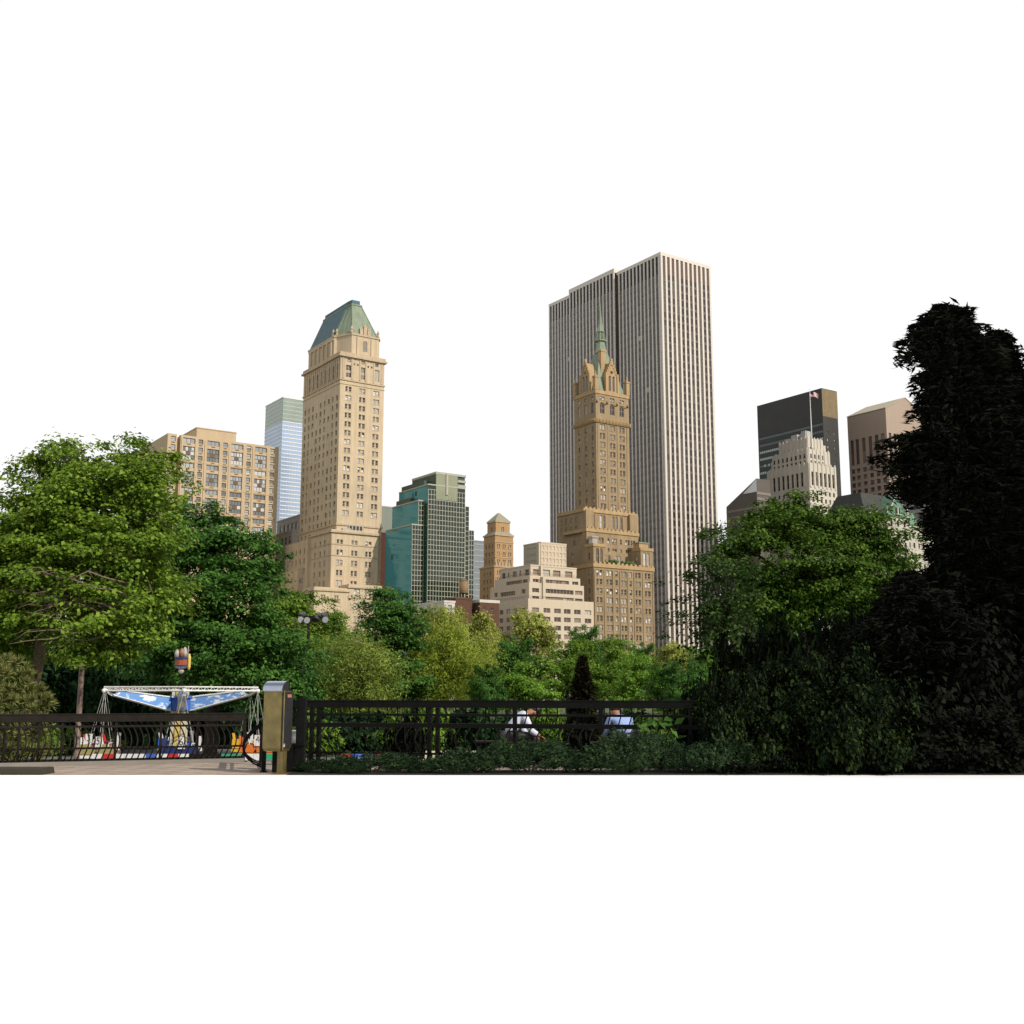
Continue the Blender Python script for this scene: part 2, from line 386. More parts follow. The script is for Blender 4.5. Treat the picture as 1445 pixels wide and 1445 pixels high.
    lo = [(5.6, 1.6), (17.2, 1.6), (18.3, 3.3), (18.3, 33), (1.5, 33), (1.5, 9), (2.2, 8.4)]
    hi = [(7.2, 5.6), (11.4, 5.6), (12.0, 6.5), (12.0, 31.5), (6.6, 31.5), (6.6, 9.5), (6.8, 8.6)]
    r = MB(); r.frust([(*p_, 149.1) for p_ in lo], [(*p_, 162.6) for p_ in hi], 0)
    rt = r.build('roof', [COPPER], b.root)
    r = MB()
    for (x, y), (x2, y2) in list(zip(lo, hi))[:2] + [(lo[6], hi[6])]: r.tube([(x, y, 149.1), (x2, y2, 162.8)], .22, 5)
    r.prism([(9.4 + (x - 9.4) * 1.1, y - .25 if y < 20 else y + .25) for x, y in hi], 162.6, 163.2); r.build('roof_rib', [COPPER], rt)
    r = MB(); r.prism([(7.4, 6), (11, 6), (11.5, 7), (11.5, 31), (7, 31), (7, 9)], 163.2, 165.0); r.build('roof_deck', [COPPER2], rt)
    r = MB(); r.prism([(1.38, 9.6), (1.5, 9.6), (1.5, 32.8), (1.38, 32.8)], 149.2, 149.3)
    r.frust([(1.1, 9.2, 149.2), (1.4, 9.2, 149.2), (1.4, 32.9, 149.2), (1.1, 32.9, 149.2)], [(6.3, 9.7, 162.5), (6.5, 9.7, 162.5), (6.5, 31.4, 162.5), (6.3, 31.4, 162.5)])
    r.build('long_roof_slope', [COPPER2], rt)
    for (u, v) in ((11.4, 1.1),):
        k = MB(); winmesh(k, 1.9, 4.4, 'arch'); o_ = k.build('window', b.mats, b.root); o_.location = (u, v + .05, 144.4)
    g = MB(); g.box(2.2, 6, -.9, -.1, zt, zt + .9); g.box(5.0, 11.5, -.6, 0.0, zt + .1, zt + 2.6); 
    for u in (5.9, 7.4, 8.9, 10.4): g.box(u - .5, u + .5, -.68, -.602, zt + .5, zt + 2.1, 1)
    g.build('terrace_room', [TR, DK], b.root)
    b.done()
pierre()

def sherry():
    b = Bld('spired_hotel_tower', 'ochre brick tower with gabled dormers and a slim copper spire, standing before the striped skyscraper', 'skyscraper', 841, 605, 485, TR, GREYW, BRICK)
    wall = MB(); W_, D = 19.0, 15.5; c3 = (3.7, 9.4, 14.9)
    wr = [(u, z, 3.0 if 0 else 2.9, 2.3, 'pair') for u in c3 for z in rows(120.1, 3.93, 13)]
    wr += [(u, 128.7, 2.6, 5.0, 'arch') for u in c3] + [(u, 133.2, 2.6, 1.4, 'pair') for u in c3]
    wl = [(v, z, 1.2, 2.2, 'single') for v in (2.4, 7.2, 12.0) for z in rows(119.2, 3.93, 13)]
    wl += [(v, 128.7, 1.7, 4.6, 'arch') for v in (2.4, 7.2, 12.0)] + [(v, 133.2, 1.8, 1.4, 'plain') for v in (2.4, 7.2, 12.0)]
    b.tier(wall, 0, W_, 0, D, 0, 135.2, wr, wl, .4)
    for u in (1.0, 6.5, 12.1, 17.6): wall.box(u - .22, u + .22, -.2, -.002, 84, 122)
    # setback: centre keeps the tower plane, pavilions step forward
    wr = [(u, 77, 1.3, 6.0, 'arch') for u in (-6.2, -4.4, -.2, 1.6, 6.6, 8.4, 11.2, 16.6, 18.4)]
    b.tier(wall, -9.6, 19.8, -3.0, -.002, 0, 81.5, wr, [], .4)
    b.tier(wall, -9.5, -.003, 0, 15.4, 0, 81.4, [], [(v, z, 1.2, 2.4, 'pair') for v in (2.4, 6, 9.6, 13) for z in (78, 74.2)] + [(v, z, 1.1, 2, 'single') for v in (4, 12) for z in rows(68, 4, 6)], .4)
    wall.box(-9.5, -5.4, -4.4, -3.002, 71, 81.5); wall.box(14.8, 19.7, -4.4, -3.002, 71, 81.5)
    wr = [(u, z, w, 2.2, k) for u, w, k in ((-8, 2.4, 'pair'), (-2.6, 2.4, 'pair'), (1.3, 1.0, 'single'), (4.6, 2.4, 'pair'), (8.2, 1.0, 'single'), (12, 2.4, 'pair'), (15, 2.4, 'pair')) for z in (68.6, 64.3)]
    b.tier(wall, -10.6, 18.0, -6.0, -3.004, 0, 72.4, wr, [], .4)
    b.tier(wall, -12.2, -10.603, -10, 13, 0, 66, [], [(v, z, 1.1, 2.2, 'single') for v in (-6, 2, 10) for z in rows(62, 4, 5)], .4)
    # corner pavilions on the base
    for u0, u1, zz in ((-13.3, -7.2, 65.2), (12.4, 19.2, 65.2)):
        b.tier(wall, u0, u1, -13.9, -8.5, 56.4, zz, [(u0 + 2.2, 60.6, 1.5, 6.2, 'arch'), (u0 + 4.2, 60.6, 1.5, 6.2, 'arch')], [(-11, 60.5, 1.2, 3, 'single')], .4)
        b.tier(wall, u0 + .02, u1 - .02, -8.5, -6.002, 56.4, zz - .5, [], [], .4)
    wr = [(u, 60.0, 1.3, 4.6, 'arch') for u in (-5, -1.6, .8, 4.6, 6.4, 10.2)]
    b.tier(wall, -7.1, 12.3, -7.0, -6.004, 56.4, 63.8, wr, [], .3)
    cols = ((-10.4, 3.0, 'pair'), (-5.1, 3.0, 'pair'), (-1.2, 1.2, 'single'), (2.7, 2.9, 'pair'), (6.5, 1.2, 'single'), (10.6, 2.9, 'pair'), (16.0, 3.0, 'pair'))
    wr = [(u, z, w, 2.3, k) for u, w, k in cols for z in rows(53.6, 3.78, 9)]
    b.tier(wall, -13.4, 19.3, -14, -6.003, 0, 56.6, wr, [(-11, z, 1.2, 2.2, 'single') for z in rows(53.6, 3.78, 9)], .4)
    b.tier(wall, -13.3, -10.605, -6, 16, 0, 56.2, [], [(v, z, 1.1, 2.2, 'single') for v in (-2, 5, 12) for z in rows(52, 3.78, 4)], .4)
    for u in (-12.9, -7.8, -3.2, .6, 4.8, 8.4, 13.2, 18.8): wall.box(u - .3, u + .3, -14.3, -14.002, 10, 54.8)
    wall.build('wall', [BRICK], b.root)
    t = MB()
    b.bands('parapet', BRICK2, [(0, W_, 0, D, 135.0, 136.6, .3)]); b.ring(t, 0, W_, 0, D, 121.9, 123.5, .55)
    for i in range(24): t.box(i * .82 - .25, i * .82 + .2, -.95, -.553, 122.3, 123.5)
    for i in range(18): t.box(-.95, -.553, i * .86, i * .86 + .45, 122.3, 123.5)
    t.build('parapet', [BRICK2], b.root); t = MB()
    b.bands('parapet', BRICK2, [(-9.6, 19.8, -3, 15.4, 80.8, 82.3, .4), (-10.6, 18, -6, 10, 71.8, 73.2, .4), (-13.4, 19.3, -14, 16, 55.8, 57.4, .4), (-13.3, -7.2, -13.9, -8.6, 64.4, 65.7, .3), (12.4, 19.2, -13.9, -8.6, 64.4, 65.7, .3)])
    for us, v0_, v1_, z0_ in ((np.arange(-9, 19.5, 2.2), -3.3, -2.6, 82.3), (np.arange(-10, 17.5, 2.2), -6.3, -5.6, 73.2), (np.arange(-13, 19, 2.4), -14.3, -13.6, 57.4)):
        t = MB()
        for u in us: t.box(u, u + 1.2, v0_, v1_, z0_, z0_ + .7)
        t.build('crenellation', [BRICK2], b.root)
    # steep copper roof, dormers, chimney, spire
    r = MB(); lo = [(.8, .8), (W_ - .8, .8), (W_ - .8, D - .8), (.8, D - .8)]; hi = [(7.2, 5.6), (11.8, 5.6), (11.8, 9.9), (7.2, 9.9)]
    r.frust([(*p_, 135.3) for p_ in lo], [(*p_, 156.5) for p_ in hi]); rf = r.build('roof', [COPPER], b.root)
    s_ = MB(); c0 = (9.5, 7.75, 0)
    s_.lathe((9.5, 7.75, 156.4), [(3.0, 0), (2.3, 2.5), (1.9, 5.5), (2.7, 5.7), (2.7, 6.3), (1.3, 6.5), (1.3, 10), (1.9, 10.2), (1.7, 10.8), (1.0, 13.5), (.45, 19), (.12, 25)], 8)
    for i in range(8):
        a = math.pi * i / 4; s_.tube([(9.5 + 1.75 * math.cos(a), 7.75 + 1.75 * math.sin(a), 162.6), (9.5 + 1.75 * math.cos(a), 7.75 + 1.75 * math.sin(a), 166.8)], .18, 5)
        s_.tube([(9.5 + 2.5 * math.cos(a), 7.75 + 2.5 * math.sin(a), 162.5), (9.5 + 2.5 * math.cos(a), 7.75 + 2.5 * math.sin(a), 164.6)], [.25, .05], 5)
    s_.build('spire', [COPPER], b.root)
    def dormer(T):
        k = MB()
        def pr(x0, x1, y0, y1, z0, z1): k.box(x0, x1, y0, y1, z0, z1)
        k.poly([(-3.2, 0, 0), (3.2, 0, 0), (3.2, 0, 7.5), (0, 0, 14.5), (-3.2, 0, 7.5)]); k.poly([(-3.2, 5, 0), (3.2, 5, 0), (3.2, 5, 7.5), (0, 5, 14.5), (-3.2, 5, 7.5)])
        for (x0, z0), (x1, z1) in (((3.2, 0), (3.2, 7.5)), ((3.2, 7.5), (0, 14.5)), ((0, 14.5), (-3.2, 7.5)), ((-3.2, 7.5), (-3.2, 0))): k.poly([(x0, 0, z0), (x1, 0, z1), (x1, 5, z1), (x0, 5, z0)])
        pr(-3.7, -2.9, -.5, .6, 0, 9.2); pr(2.9, 3.7, -.5, .6, 0, 9.2); pr(-.5, .5, -.3, .7, 13, 16.2)
        for i in range(5):
            for s in (-1, 1): pr(s * (3.0 - i * .62) - .35, s * (3.0 - i * .62) + .35, -.25, .5, 7.5 + i * 1.4, 9.2 + i * 1.4)
        for s in (-1.1, 1.1): k.box(s - .55, s + .55, -.12, -.02, 1.2, 7.6, 1); k.tube([(s, -.08, 7.6), (s, -.03, 8.2)], [.55, .02], 8, 1)
        k.tube([(0, -.15, 9.8), (0, -.02, 9.8)], .7, 10, 1)
        m = k.mesh('dormer', [BRICK2, DARKW]); o = link('dormer', m, rf); o.matrix_local = T
    dormer(Matrix.Translation((9.6, .35, 136.2))); dormer(Matrix.Translation((.35, 7.7, 136.2)) @ Matrix.Rotation(-math.pi / 2, 4, 'Z'))
    k = MB(); k.box(6.0, 8.8, 3.2, 5.4, 140, 156.0); k.box(5.8, 9.0, 3.0, 5.6, 156.0, 156.8); k.build('chimney', [BRICK2], rf)
    k = MB()
    for u, v in ((.5, .5), (W_ - .5, .5), (.5, D - .5)):
        k.box(u - .9, u + .9, v - .9, v + .9, 136.6, 142.2); k.box(u - 1.1, u + 1.1, v - 1.1, v + 1.1, 142.2, 142.9); k.lathe((u, v, 142.9), [(.7, 0), (.4, 1), (.05, 2.8)], 6)
    k.build('corner_turret', [BRICK2], b.root)
    k = MB()
    for u in (-.3, 5.5, 11.2, 17.2): k.tube([(u + 1.2, -.02, 131.0), (u - .6, -1.6, 131.4)], [.3, .2], 5)
    k.build('gargoyle', [DK], b.root)
    k = MB(); k.prism([(-13, -10), (13, -10)][:0] or [(12.9, -12.5), (18.0, -12.5), (18.0, -8.7), (12.9, -8.7)], 65.2, 67.8); k.prism([(12.6, -12.8), (18.3, -12.8), (18.3, -8.4), (12.6, -8.4)], 67.8, 68.3, 1)
    k.build('roof_lantern', [BRICK2, COPPER], b.root)
    k = MB(); k.lathe((-9.6, -9, 65.3), [(1.9, 0), (1.9, 3.2), (2.3, 3.3), (2.3, 3.9)], 8, 0); k.build('bay_window_room', [TR], b.root)
    k = MB()
    rr = random.Random(3)
    for i in range(60): k.ball((rr.uniform(-6, 11), -13.2 + rr.uniform(0, 1.5), 57.6 + rr.uniform(0, 1.6)), rr.uniform(.3, .8), 6)
    k.build('terrace_planting', [plain('terrace_leaf_green', (.05, .1, .02), .8, 0, .5, 3)], b.root)
    b.done()
sherry()

def gm():
    b = Bld('striped_skyscraper', 'huge slab skyscraper with white marble piers and dark window bays, tallest building', 'skyscraper', 932, 355, 530)
    MAR = stone('white_marble_pier', lin(228, 218, 206, .76), .07, .05, .08, .6)
    WB = plain('bronze_window_glass', (.035, .025, .022), .15, 0, .35, .4, .6); SP = plain('dark_bronze_spandrel', (.095, .075, .062), .5, 0, .2, .5)
    LV = plain('black_louvre', (.008, .007, .007), .6); LR = plain('red_brown_louvre', (.1, .05, .035), .6)
    LIT = rnd_glass('office_blind_glass', [(0, (.035, .025, .022)), (.5, (.05, .038, .03)), (.8, (.1, .08, .06)), (.95, (.35, .3, .25))], .15)
    H = b.zt; Wd, D = 34.0, 92.8
    core = MB(); core.box(.5, Wd - .3, .5, D - .3, 0, H - 1.2); core.box(-1.1, 5, 34.5, 71.6, 0, H + .8); core.build('core_wall', [SP], b.root)
    cap = MB(); b.ring(cap, 0, Wd, 0, 33.6, H - 1.7, H, 0, th=1.2); cap.build('parapet', [MAR], b.root); cap = MB(); cap.box(-1.6, 1.2, 33.9, 72.2, H - .3, H + 2.0); cap.build('parapet', [MAR], b.root)
    cap = MB(); cap.box(0, 1.2, 72.5, D, H - 1.7, H)
    cap.box(1.2, Wd, D - 1.2, D, H - 1.7, H); cap.build('parapet', [MAR], b.root)
    cap = MB(); cap.box(1.3, Wd - 1.3, 1.3, D - 1.3, H - 1.6, H - 1.0); cap.build('roof', [SP], b.root); cap = MB(); cap.box(1.21, Wd - 1.2, 33.9, 72.2, H - .9, H + 1.9); cap.build('roof_block', [MAR], b.root)
    rr = random.Random(4)
    def strip(face, a0, a1, c, top, red):
        k = MB(); pt = (lambda a, d, z: (a, c + d, z)) if face == 'R' else (lambda a, d, z: (c + d, a, z))
        zz = [0, top - 9.2] ; n = int((top - 9.2) / 3.95)
        for i in range(n):
            z0 = top - 9.2 - (i + 1) * 3.95
            k.poly([pt(a0, 0, z0), pt(a1, 0, z0), pt(a1, 0, z0 + 1.3), pt(a0, 0, z0 + 1.3)], 1)
            k.poly([pt(a0, .12, z0 + 1.3), pt(a1, .12, z0 + 1.3), pt(a1, .12, z0 + 3.95), pt(a0, .12, z0 + 3.95)], 3 if face == 'R' or rr.random() < .15 else 0)
        k.poly([pt(a0, .25, top - 9.2), pt(a1, .25, top - 9.2), pt(a1, .25, top), pt(a0, .25, top)], 4 if red else 2)
        k.build('window_strip', [WB, SP, LV, LIT, LR], b.root)
    def run(face, a0, a1, n, c, top, red=False, wd=1.15, dp=1.1):
        pitch = (a1 - a0 - wd) / n
        for i in range(n + 1):
            a = a0 + i * pitch; k = MB()
            if face == 'R': k.prism([(a, c + dp), (a + .12, c), (a + wd - .12, c), (a + wd, c + dp)], 0, top)
            else: k.prism([(c + dp, a), (c, a + .12), (c, a + wd - .12), (c + dp, a + wd)], 0, top)
            k.build('pier', [MAR], b.root)
            if i < n: strip(face, a + wd - .05, a + pitch + .05, c + dp - (.7 if face == 'R' else .5), top, red)
    run('R', 0.003, Wd - .003, 11, 0.0, H - 1.7, True, 1.4, .8)
    run('L', 1.06, 32.6, 11, 0.0, H - 1.7, wd=1.15, dp=.55)
    run('L', 34.0, 72.1, 13, -1.6, H - .3, wd=1.15, dp=.55)
    run('L', 73.2, D, 7, 0.0, H - 1.7, wd=1.15, dp=.55)
gm()

def apartment():
    b = Bld('apartment_block', 'buff brick apartment slab with paired picture windows behind the left trees', 'apartment building', 237, 611, 440, DK, PALEW, BR)
    wall = MB(); W_, D = 47, 66; H = b.zt; sp_ = 3.36
    z0 = 104.4
    sm = (2.25, 13.5, 23.8, 33.9, 44.2); wide = (8.6, 18.7, 28.8, 39.1)
    wr = [(u, z, 1.9, 2.0, 'apt') for u in sm for z in rows(z0, sp_, 15)]
    for u in wide:
        wr += [(u, z0 - sp_ * i, 5.0, 2.0, 'wide') for i in (0, 3, 6, 9, 12)]
        wr += [(u, z0 - sp_ * (i + .5), 5.0, 5.3, 'wide2') for i in (1, 4, 7, 10)]
    b.facade(wall, 'R', 0, 5.2, W_, 0, H, [w for w in wr if w[0] > 5], .4); b.facade(wall, 'R', 0, 0, 3.7, 0, H, [w for w in wr if w[0] < 3], .4)
    wall.box(3.7, 5.2, 2.2, 3, 0, H - 1); wall.box(3.5, 3.7, .002, 2.5, 0, H); wall.box(5.2, 5.4, .002, 2.5, 0, H)
    b.facade(wall, 'L', 0, 0, D, 0, H, [], .4)
    wall.poly([(W_, 0, 0), (W_, D, 0), (W_, D, H), (W_, 0, H)]); wall.poly([(0, D, 0), (W_, D, 0), (W_, D, H), (0, D, H)]); wall.box(.05, W_ - .05, 2.6, D - .05, H - 1.2, H - .5)
    for u in (5.9, 11.5, 15.4, 21.6, 25.6, 31.7, 35.8, 42.0): wall.box(u - .3, u + .3, -.3, -.002, 0, H - 1.2)
    wall.build('wall', [APTB], b.root)
    k = MB(); k.box(13.6, 30.4, 6, 26, H - .5, 111.4); k.box(13.4, 30.6, 5.8, 26.2, 111.4, 111.8); k.build('penthouse', [APTB], b.root)
    k = MB()
    for i in range(1, 8): k.box(5.4, W_ - .2, -.16, -.003, z0 - sp_ * i * 3 + 1.35, z0 - sp_ * i * 3 + 1.65)
    k.build('stone_band', [APTB], b.root)
    b.done()
apartment()

def banded_tower():
    b = Bld('banded_glass_tower', 'pale blue glass office tower with thin white floor lines, far behind the apartment block', 'skyscraper', 400, 560.2, 750)
    G1 = plain('pale_blue_curtain_glass', lin(176, 194, 220, .8), .1, .3, .1, .05, .6); G2 = plain('grey_green_curtain_glass', lin(168, 180, 165, .7), .2, .35, .08, .1)
    FL = plain('white_floor_line', (.62, .62, .6), .5); H = b.zt; W_, D = 40, 31
    k = MB(); k.box(0, W_, 0, D, 0, H - 17, 0); k.box(0.02, W_ - .02, .02, D - .02, H - 17, H, 1); k.build('curtain_wall', [G1, G2], b.root)
    f = MB(); n = 0
    for i in range(48):
        z = H - 17 - i * 2.75
        b.ring(f, 0, W_, 0, D, z - .3, z + .3, .15)
    for i in range(1, 6): b.ring(f, 0, W_, 0, D, H - i * 2.9 - .1, H - i * 2.9 + .1, .1)
    for i in range(20): f.box(i * 2.05, i * 2.05 + .1, -.08, -.003, 0, H - 17.4)
    b.ring(f, 0, W_, 0, D, H - .5, H + .3, .2)
    f.build('floor_line', [FL], b.root)
banded_tower()

def simple(name, label, cat, px, py, Y, W_, D, mat, wr=(), wl=(), frame=TR, glass=DARKW, cop=None, cap=.6, zdown=None):
    b = Bld(name, label, cat, px, py, Y, frame, glass, mat); k = MB()
    b.tier(k, 0, W_, 0, D, 0, b.zt, [(u, b.zt - z, w, h, q) for u, z, w, h, q in wr], [(u, b.zt - z, w, h, q) for u, z, w, h, q in wl], .35)
    k.build('wall', [mat], b.root)
    c = MB(); b.ring(c, 0, W_, 0, D, b.zt - .1, b.zt + cap, .15); c.build('coping', [cop or mat], b.root)
    return b
WHP0 = stone('off_white_wall', lin(212, 204, 194, .7), .08, .1, .15)
GREYP = stone('pale_grey_panel', lin(196, 192, 186, .72), .08, .1, .1)
b = simple('office_building', 'pale grey building with tall dark windows, squeezed between the apartment block and copper-roofed tower', 'building', 434, 724, 500, 14, 34, GREYP,
       [], [(3 + 4.4 * i, z, 2.6, 4.2, 'plain') for i in range(7) for z in (4.6, 10.5, 16, 21)], TR, DARKW)
b.done()
b = simple('low_office_building', 'small white block with dark windows stepping down below the pale grey building', 'building', 412, 749.5, 488, 9, 22, WHP0, [(4.4, 4.5, 2.4, 2.4, 'plain')], [(2.5 + 4 * i, z, 2.4, 3.2, 'plain') for i in range(5) for z in (3.6, 8.2, 13)]); b.done()
b = simple('low_office_building', 'lowest white block beside the foot of the copper-roofed tower, with a dark square window', 'building', 404, 773, 480, 2.6, 10, WHP0, [(1.2, 9.5, 1.4, 1.8, 'plain')], [(3, z, 2, 2, 'plain') for z in (4, 9)]); b.done()
b = simple('slab_tower', 'two-tone grey slab tower peeking out between the copper-roofed tower and the green glass tower', 'skyscraper', 528, 714, 600, 20, 20, stone('mid_grey_panel', lin(178, 176, 170, .72), .08, .1, .1))
k = MB(); b.ring(k, 0, 20, 0, 20, b.zt - 13.4, b.zt - 12.8, .15); b.ring(k, 0, 20, 0, 20, b.zt - 12.7, b.zt - .2, .08); k.build('upper_band', [stone('green_grey_band', lin(150, 156, 144, .7), .08, .1, .1)], b.root); b.done()
b = simple('dark_brick_building', 'narrow dark red brick building left of the green glass tower', 'building', 530, 752, 520, 10, 12, stone('dark_red_brick', lin(96, 56, 44, .7), .2, .2, .1)); b.done()

def green_tower():
    b = Bld('green_glass_tower', 'stepped green glass tower with a cream window grid and teal mirror sides', 'skyscraper', 581.5, 739.6, 430)
    TEAL = plain('teal_mirror_glass', lin(62, 148, 156, .8), .12, .12, .06, .04, .35); OLV = rnd_glass('olive_window_glass', [(0, (.012, .022, .012)), (.35, (.022, .034, .018)), (.75, (.04, .055, .03)), (.96, (.16, .3, .25))], .1, .6)
    CRM = plain('cream_window_grid', (.34, .33, .26), .5); DG = plain('dark_green_glass', (.012, .05, .018), .12, .2, .2, .2, .6)
    LG = plain('sage_metal_panel', lin(146, 150, 122, .75), .5, .1, .08, .2); DGR = plain('dark_green_panel', lin(66, 84, 72, .8), .5, 0, .1, .3)
    g = MB()
    def blk(u0, u1, v0, v1, z1): # slots: south glass, west mirror
        g.poly([(u0, v0, 0), (u1, v0, 0), (u1, v0, z1), (u0, v0, z1)], 0); g.poly([(u0, v0, 0), (u0, v1, 0), (u0, v1, z1), (u0, v0, z1)], 1)
        g.poly([(u1, v0, 0), (u1, v1, 0), (u1, v1, z1), (u1, v0, z1)], 1); g.poly([(u0, v1, 0), (u1, v1, 0), (u1, v1, z1), (u0, v1, z1)], 1); g.poly([(u0, v0, z1), (u1, v0, z1), (u1, v1, z1), (u0, v1, z1)], 2)
    blk(0, 8, 0, 21.3, 68.2); blk(2.7, 8, .05, 21.0, 77.8); blk(5.4, 22.3, -2.6, 20.6, 84.0); blk(20, 25.8, .02, 19, 77.3); blk(20, 28.2, .06, 18, 67.9)
    g.build('glass_wall', [OLV, TEAL, LG], b.root)
    k = MB(); k.box(5.2, 5.39, -2.3, -.02, 0, 76.5); k.build('dark_glass_bay', [DG], b.root)
    m = MB()
    def grid(u0, u1, v, z1, pu=1.32, pz=1.96, z0=6):
        n = max(2, round((u1 - u0) / pu)); d = (u1 - u0) / n
        for i in range(n + 1): m.box(u0 + i * d - .085, u0 + i * d + .085, v - .12, v - .002, z0, z1)
        z = z1
        while z > z0: m.box(u0, u1, v - .1, v - .004, z - .1, z + .1); z -= pz
    grid(.1, 5.1, 0, 68.2); grid(2.8, 5.1, .05, 77.8, z0=68.4); grid(5.5, 22.2, -2.6, 82.0); grid(22.45, 25.7, .02, 77.3); grid(25.9, 28.1, .06, 67.9)
    for u0, u1, v0, v1, z in ((0, 8, 0, 21.3, 68.2), (2.7, 8, .05, 21, 77.8), (5.4, 22.3, -2.6, 20.6, 84)):
        m.box(u0 - .15, u0 + .2, v0, v1, z - .35, z + .15); m.box(u0 - .15, u1, v0 - .2, v0, z - .35, z + .15)
        for i in range(int(v1 - v0)): m.box(u0 - .3, u0 - .152, v0 + i, v0 + i + .5, z - .5, z)
    m.build('mullion_grid', [CRM], b.root)
    c = MB(); c.box(8.8, 22.4, -2.2, 16, 84, 88.4, 0); c.box(8.9, 18.7, -2.72, -2.3, 78.4, 88.4, 1); c.box(18.8, 22.5, -2.72, -2.25, 84.2, 85.1, 2); c.box(18.8, 22.5, -2.72, -2.25, 86.1, 87.0, 2)
    c.box(8.7, 22.6, -2.8, 16.1, 88.4, 89.3, 2); c.box(13.3, 14.2, -3.1, -2.722, 80.5, 89.0, 2); c.box(6.2, 9.2, 2, 20, 84, 86.2, 0); c.box(3.6, 8, 8, 19.5, 78, 80, 0)
    c.build('rooftop_plant', [DGR, LG, CRM], b.root)
    for loc in ((5.39, 9, 81), (5.39, 6.8, 81.5), (-.01, 15.5, 57)):
        k = MB(); winmesh(k, 1.1, 1.9, 'plain'); o = k.build('window', [DK, DARKW, DK], b.root); o.location = loc; o.rotation_euler = (0, 0, -math.pi / 2)
green_tower()
b = simple('thin_grey_tower', 'slim grey glass slab tower with floor bands, right of the green glass tower', 'skyscraper', 662, 763, 700, 18, 14, stone('blue_grey_panel', lin(150, 156, 160, .7), .08, .1, .1))
k = MB()
for i in range(14): b.ring(k, 0, 18, 0, 14, b.zt - 2 - i * 3.6, b.zt - 1.5 - i * 3.6, .12)
k.build('floor_line', [stone('light_floor_band', lin(190, 192, 192, .7), .05, .1, .1)], b.root); b.done()

def pyramid_tower():
    b = Bld('pyramid_topped_tower', 'small tan brick tower with a pyramid roof, seen above the white terraced flats', 'tower', 698.6, 754.5, 560, TR, DARKW, TAN2)
    k = MB(); TB = stone('brown_tan_brick', lin(198, 160, 114, .74), .14, .12, .16)
    wr = [(u, z, 1.7, 1.8, 'pair') for u in (2.2, 5.5, 8.8) for z in (77, 73.2, 69.4, 65.4, 61.4)]
    b.tier(k, 0, 11, 0, 10.2, 60, 82.5, wr, [(v, z, 1.1, 1.8, 'single') for v in (2.5, 5.2, 8) for z in (77, 73.2, 69.4, 65.4)], .3)
    b.tier(k, -1.2, 13, -1.2, 12, 0, 66.5, [(u, z, 1.7, 1.8, 'pair') for u in (1.4, 4.4, 7.4, 10.4) for z in rows(63.6, 3.7, 6)], [(v, z, 1.1, 1.8, 'single') for v in (2, 5, 8) for z in rows(63, 3.7, 6)], .3)
    b.tier(k, 1.3, 9.8, 1.3, 9, 82.5, 89.6, [(5.5, 86, 1.6, 2, 'pair')], [(5, 86, 1.2, 2, 'single')], .3)
    k.build('wall', [TB], b.root)
    b.bands('stone_band', TAN2, [(0, 11, 0, 10.2, 78.8, 79.2, .2), (0, 11, 0, 10.2, 82.2, 83, .4), (1.3, 9.8, 1.3, 9, 89.2, 90, .3), (-1.2, 13, -1.2, 12, 66.1, 66.9, .3), (0, 11, 0, 10.2, 71.1, 71.4, .2)]); c = MB()
    for i in range(6): c.box(.2 + 1.9 * i, .9 + 1.9 * i, -.4, -.002, 66.9, 69)
    c.build('balcony_pier_row', [TAN2], b.root)
    r = MB(); r.frust([(1, 1, 90), (10.1, 1, 90), (10.1, 9.3, 90), (1, 9.3, 90)], [(5.2, 4.8, 94.6), (6, 4.8, 94.6), (6, 5.6, 94.6), (5.2, 5.6, 94.6)])
    r.frust([(0, 0, 83), (11, 0, 83), (11, 10.2, 83), (0, 10.2, 83)], [(1.31, 1.31, 84.4), (9.79, 1.31, 84.4), (9.79, 8.99, 84.4), (1.31, 8.99, 84.4)]); r.build('roof', [stone('sage_copper', lin(172, 166, 142, .72), .15, .3, .2)], b.root); b.done()
pyramid_tower()

PALE = stone('cream_brick', lin(218, 200, 176, .72), .06, .05, .1)
def pale_block():
    b = Bld('pale_grid_block', 'plain cream block with shallow recessed panels, behind the roof of the white terraced flats', 'building', 763, 765.3, 452)
    k = MB(); wr = [(1.1 + 1.8 * i, b.zt - 2.0 - 2.55 * j, 1.05, 1.75, 'x') for i in range(7) for j in range(6)]
    wl = [(3.7 + 1.45 * i, b.zt - 2.0 - 2.55 * j, .7, .9, 'x') for i in range(5) for j in range(6)]
    b.facade(k, 'R', 0, 0, 12.9, 0, b.zt, wr, .22); b.facade(k, 'L', 0, 2.6, 12, 0, b.zt, wl, .15); b.w = []
    k.box(.221, 12.89, .221, 11.9, 0, b.zt - .01); k.box(-.8, -.002, .2, 2.5, 0, b.zt - .2); k.box(-.1, .22, .0, 2.59, 0, b.zt)
    k.build('wall', [PALE], b.root); c = MB(); b.ring(c, 0, 12.9, 0, 12, b.zt - .3, b.zt + .3, .1); c.build('coping', [PALE], b.root)
pale_block()

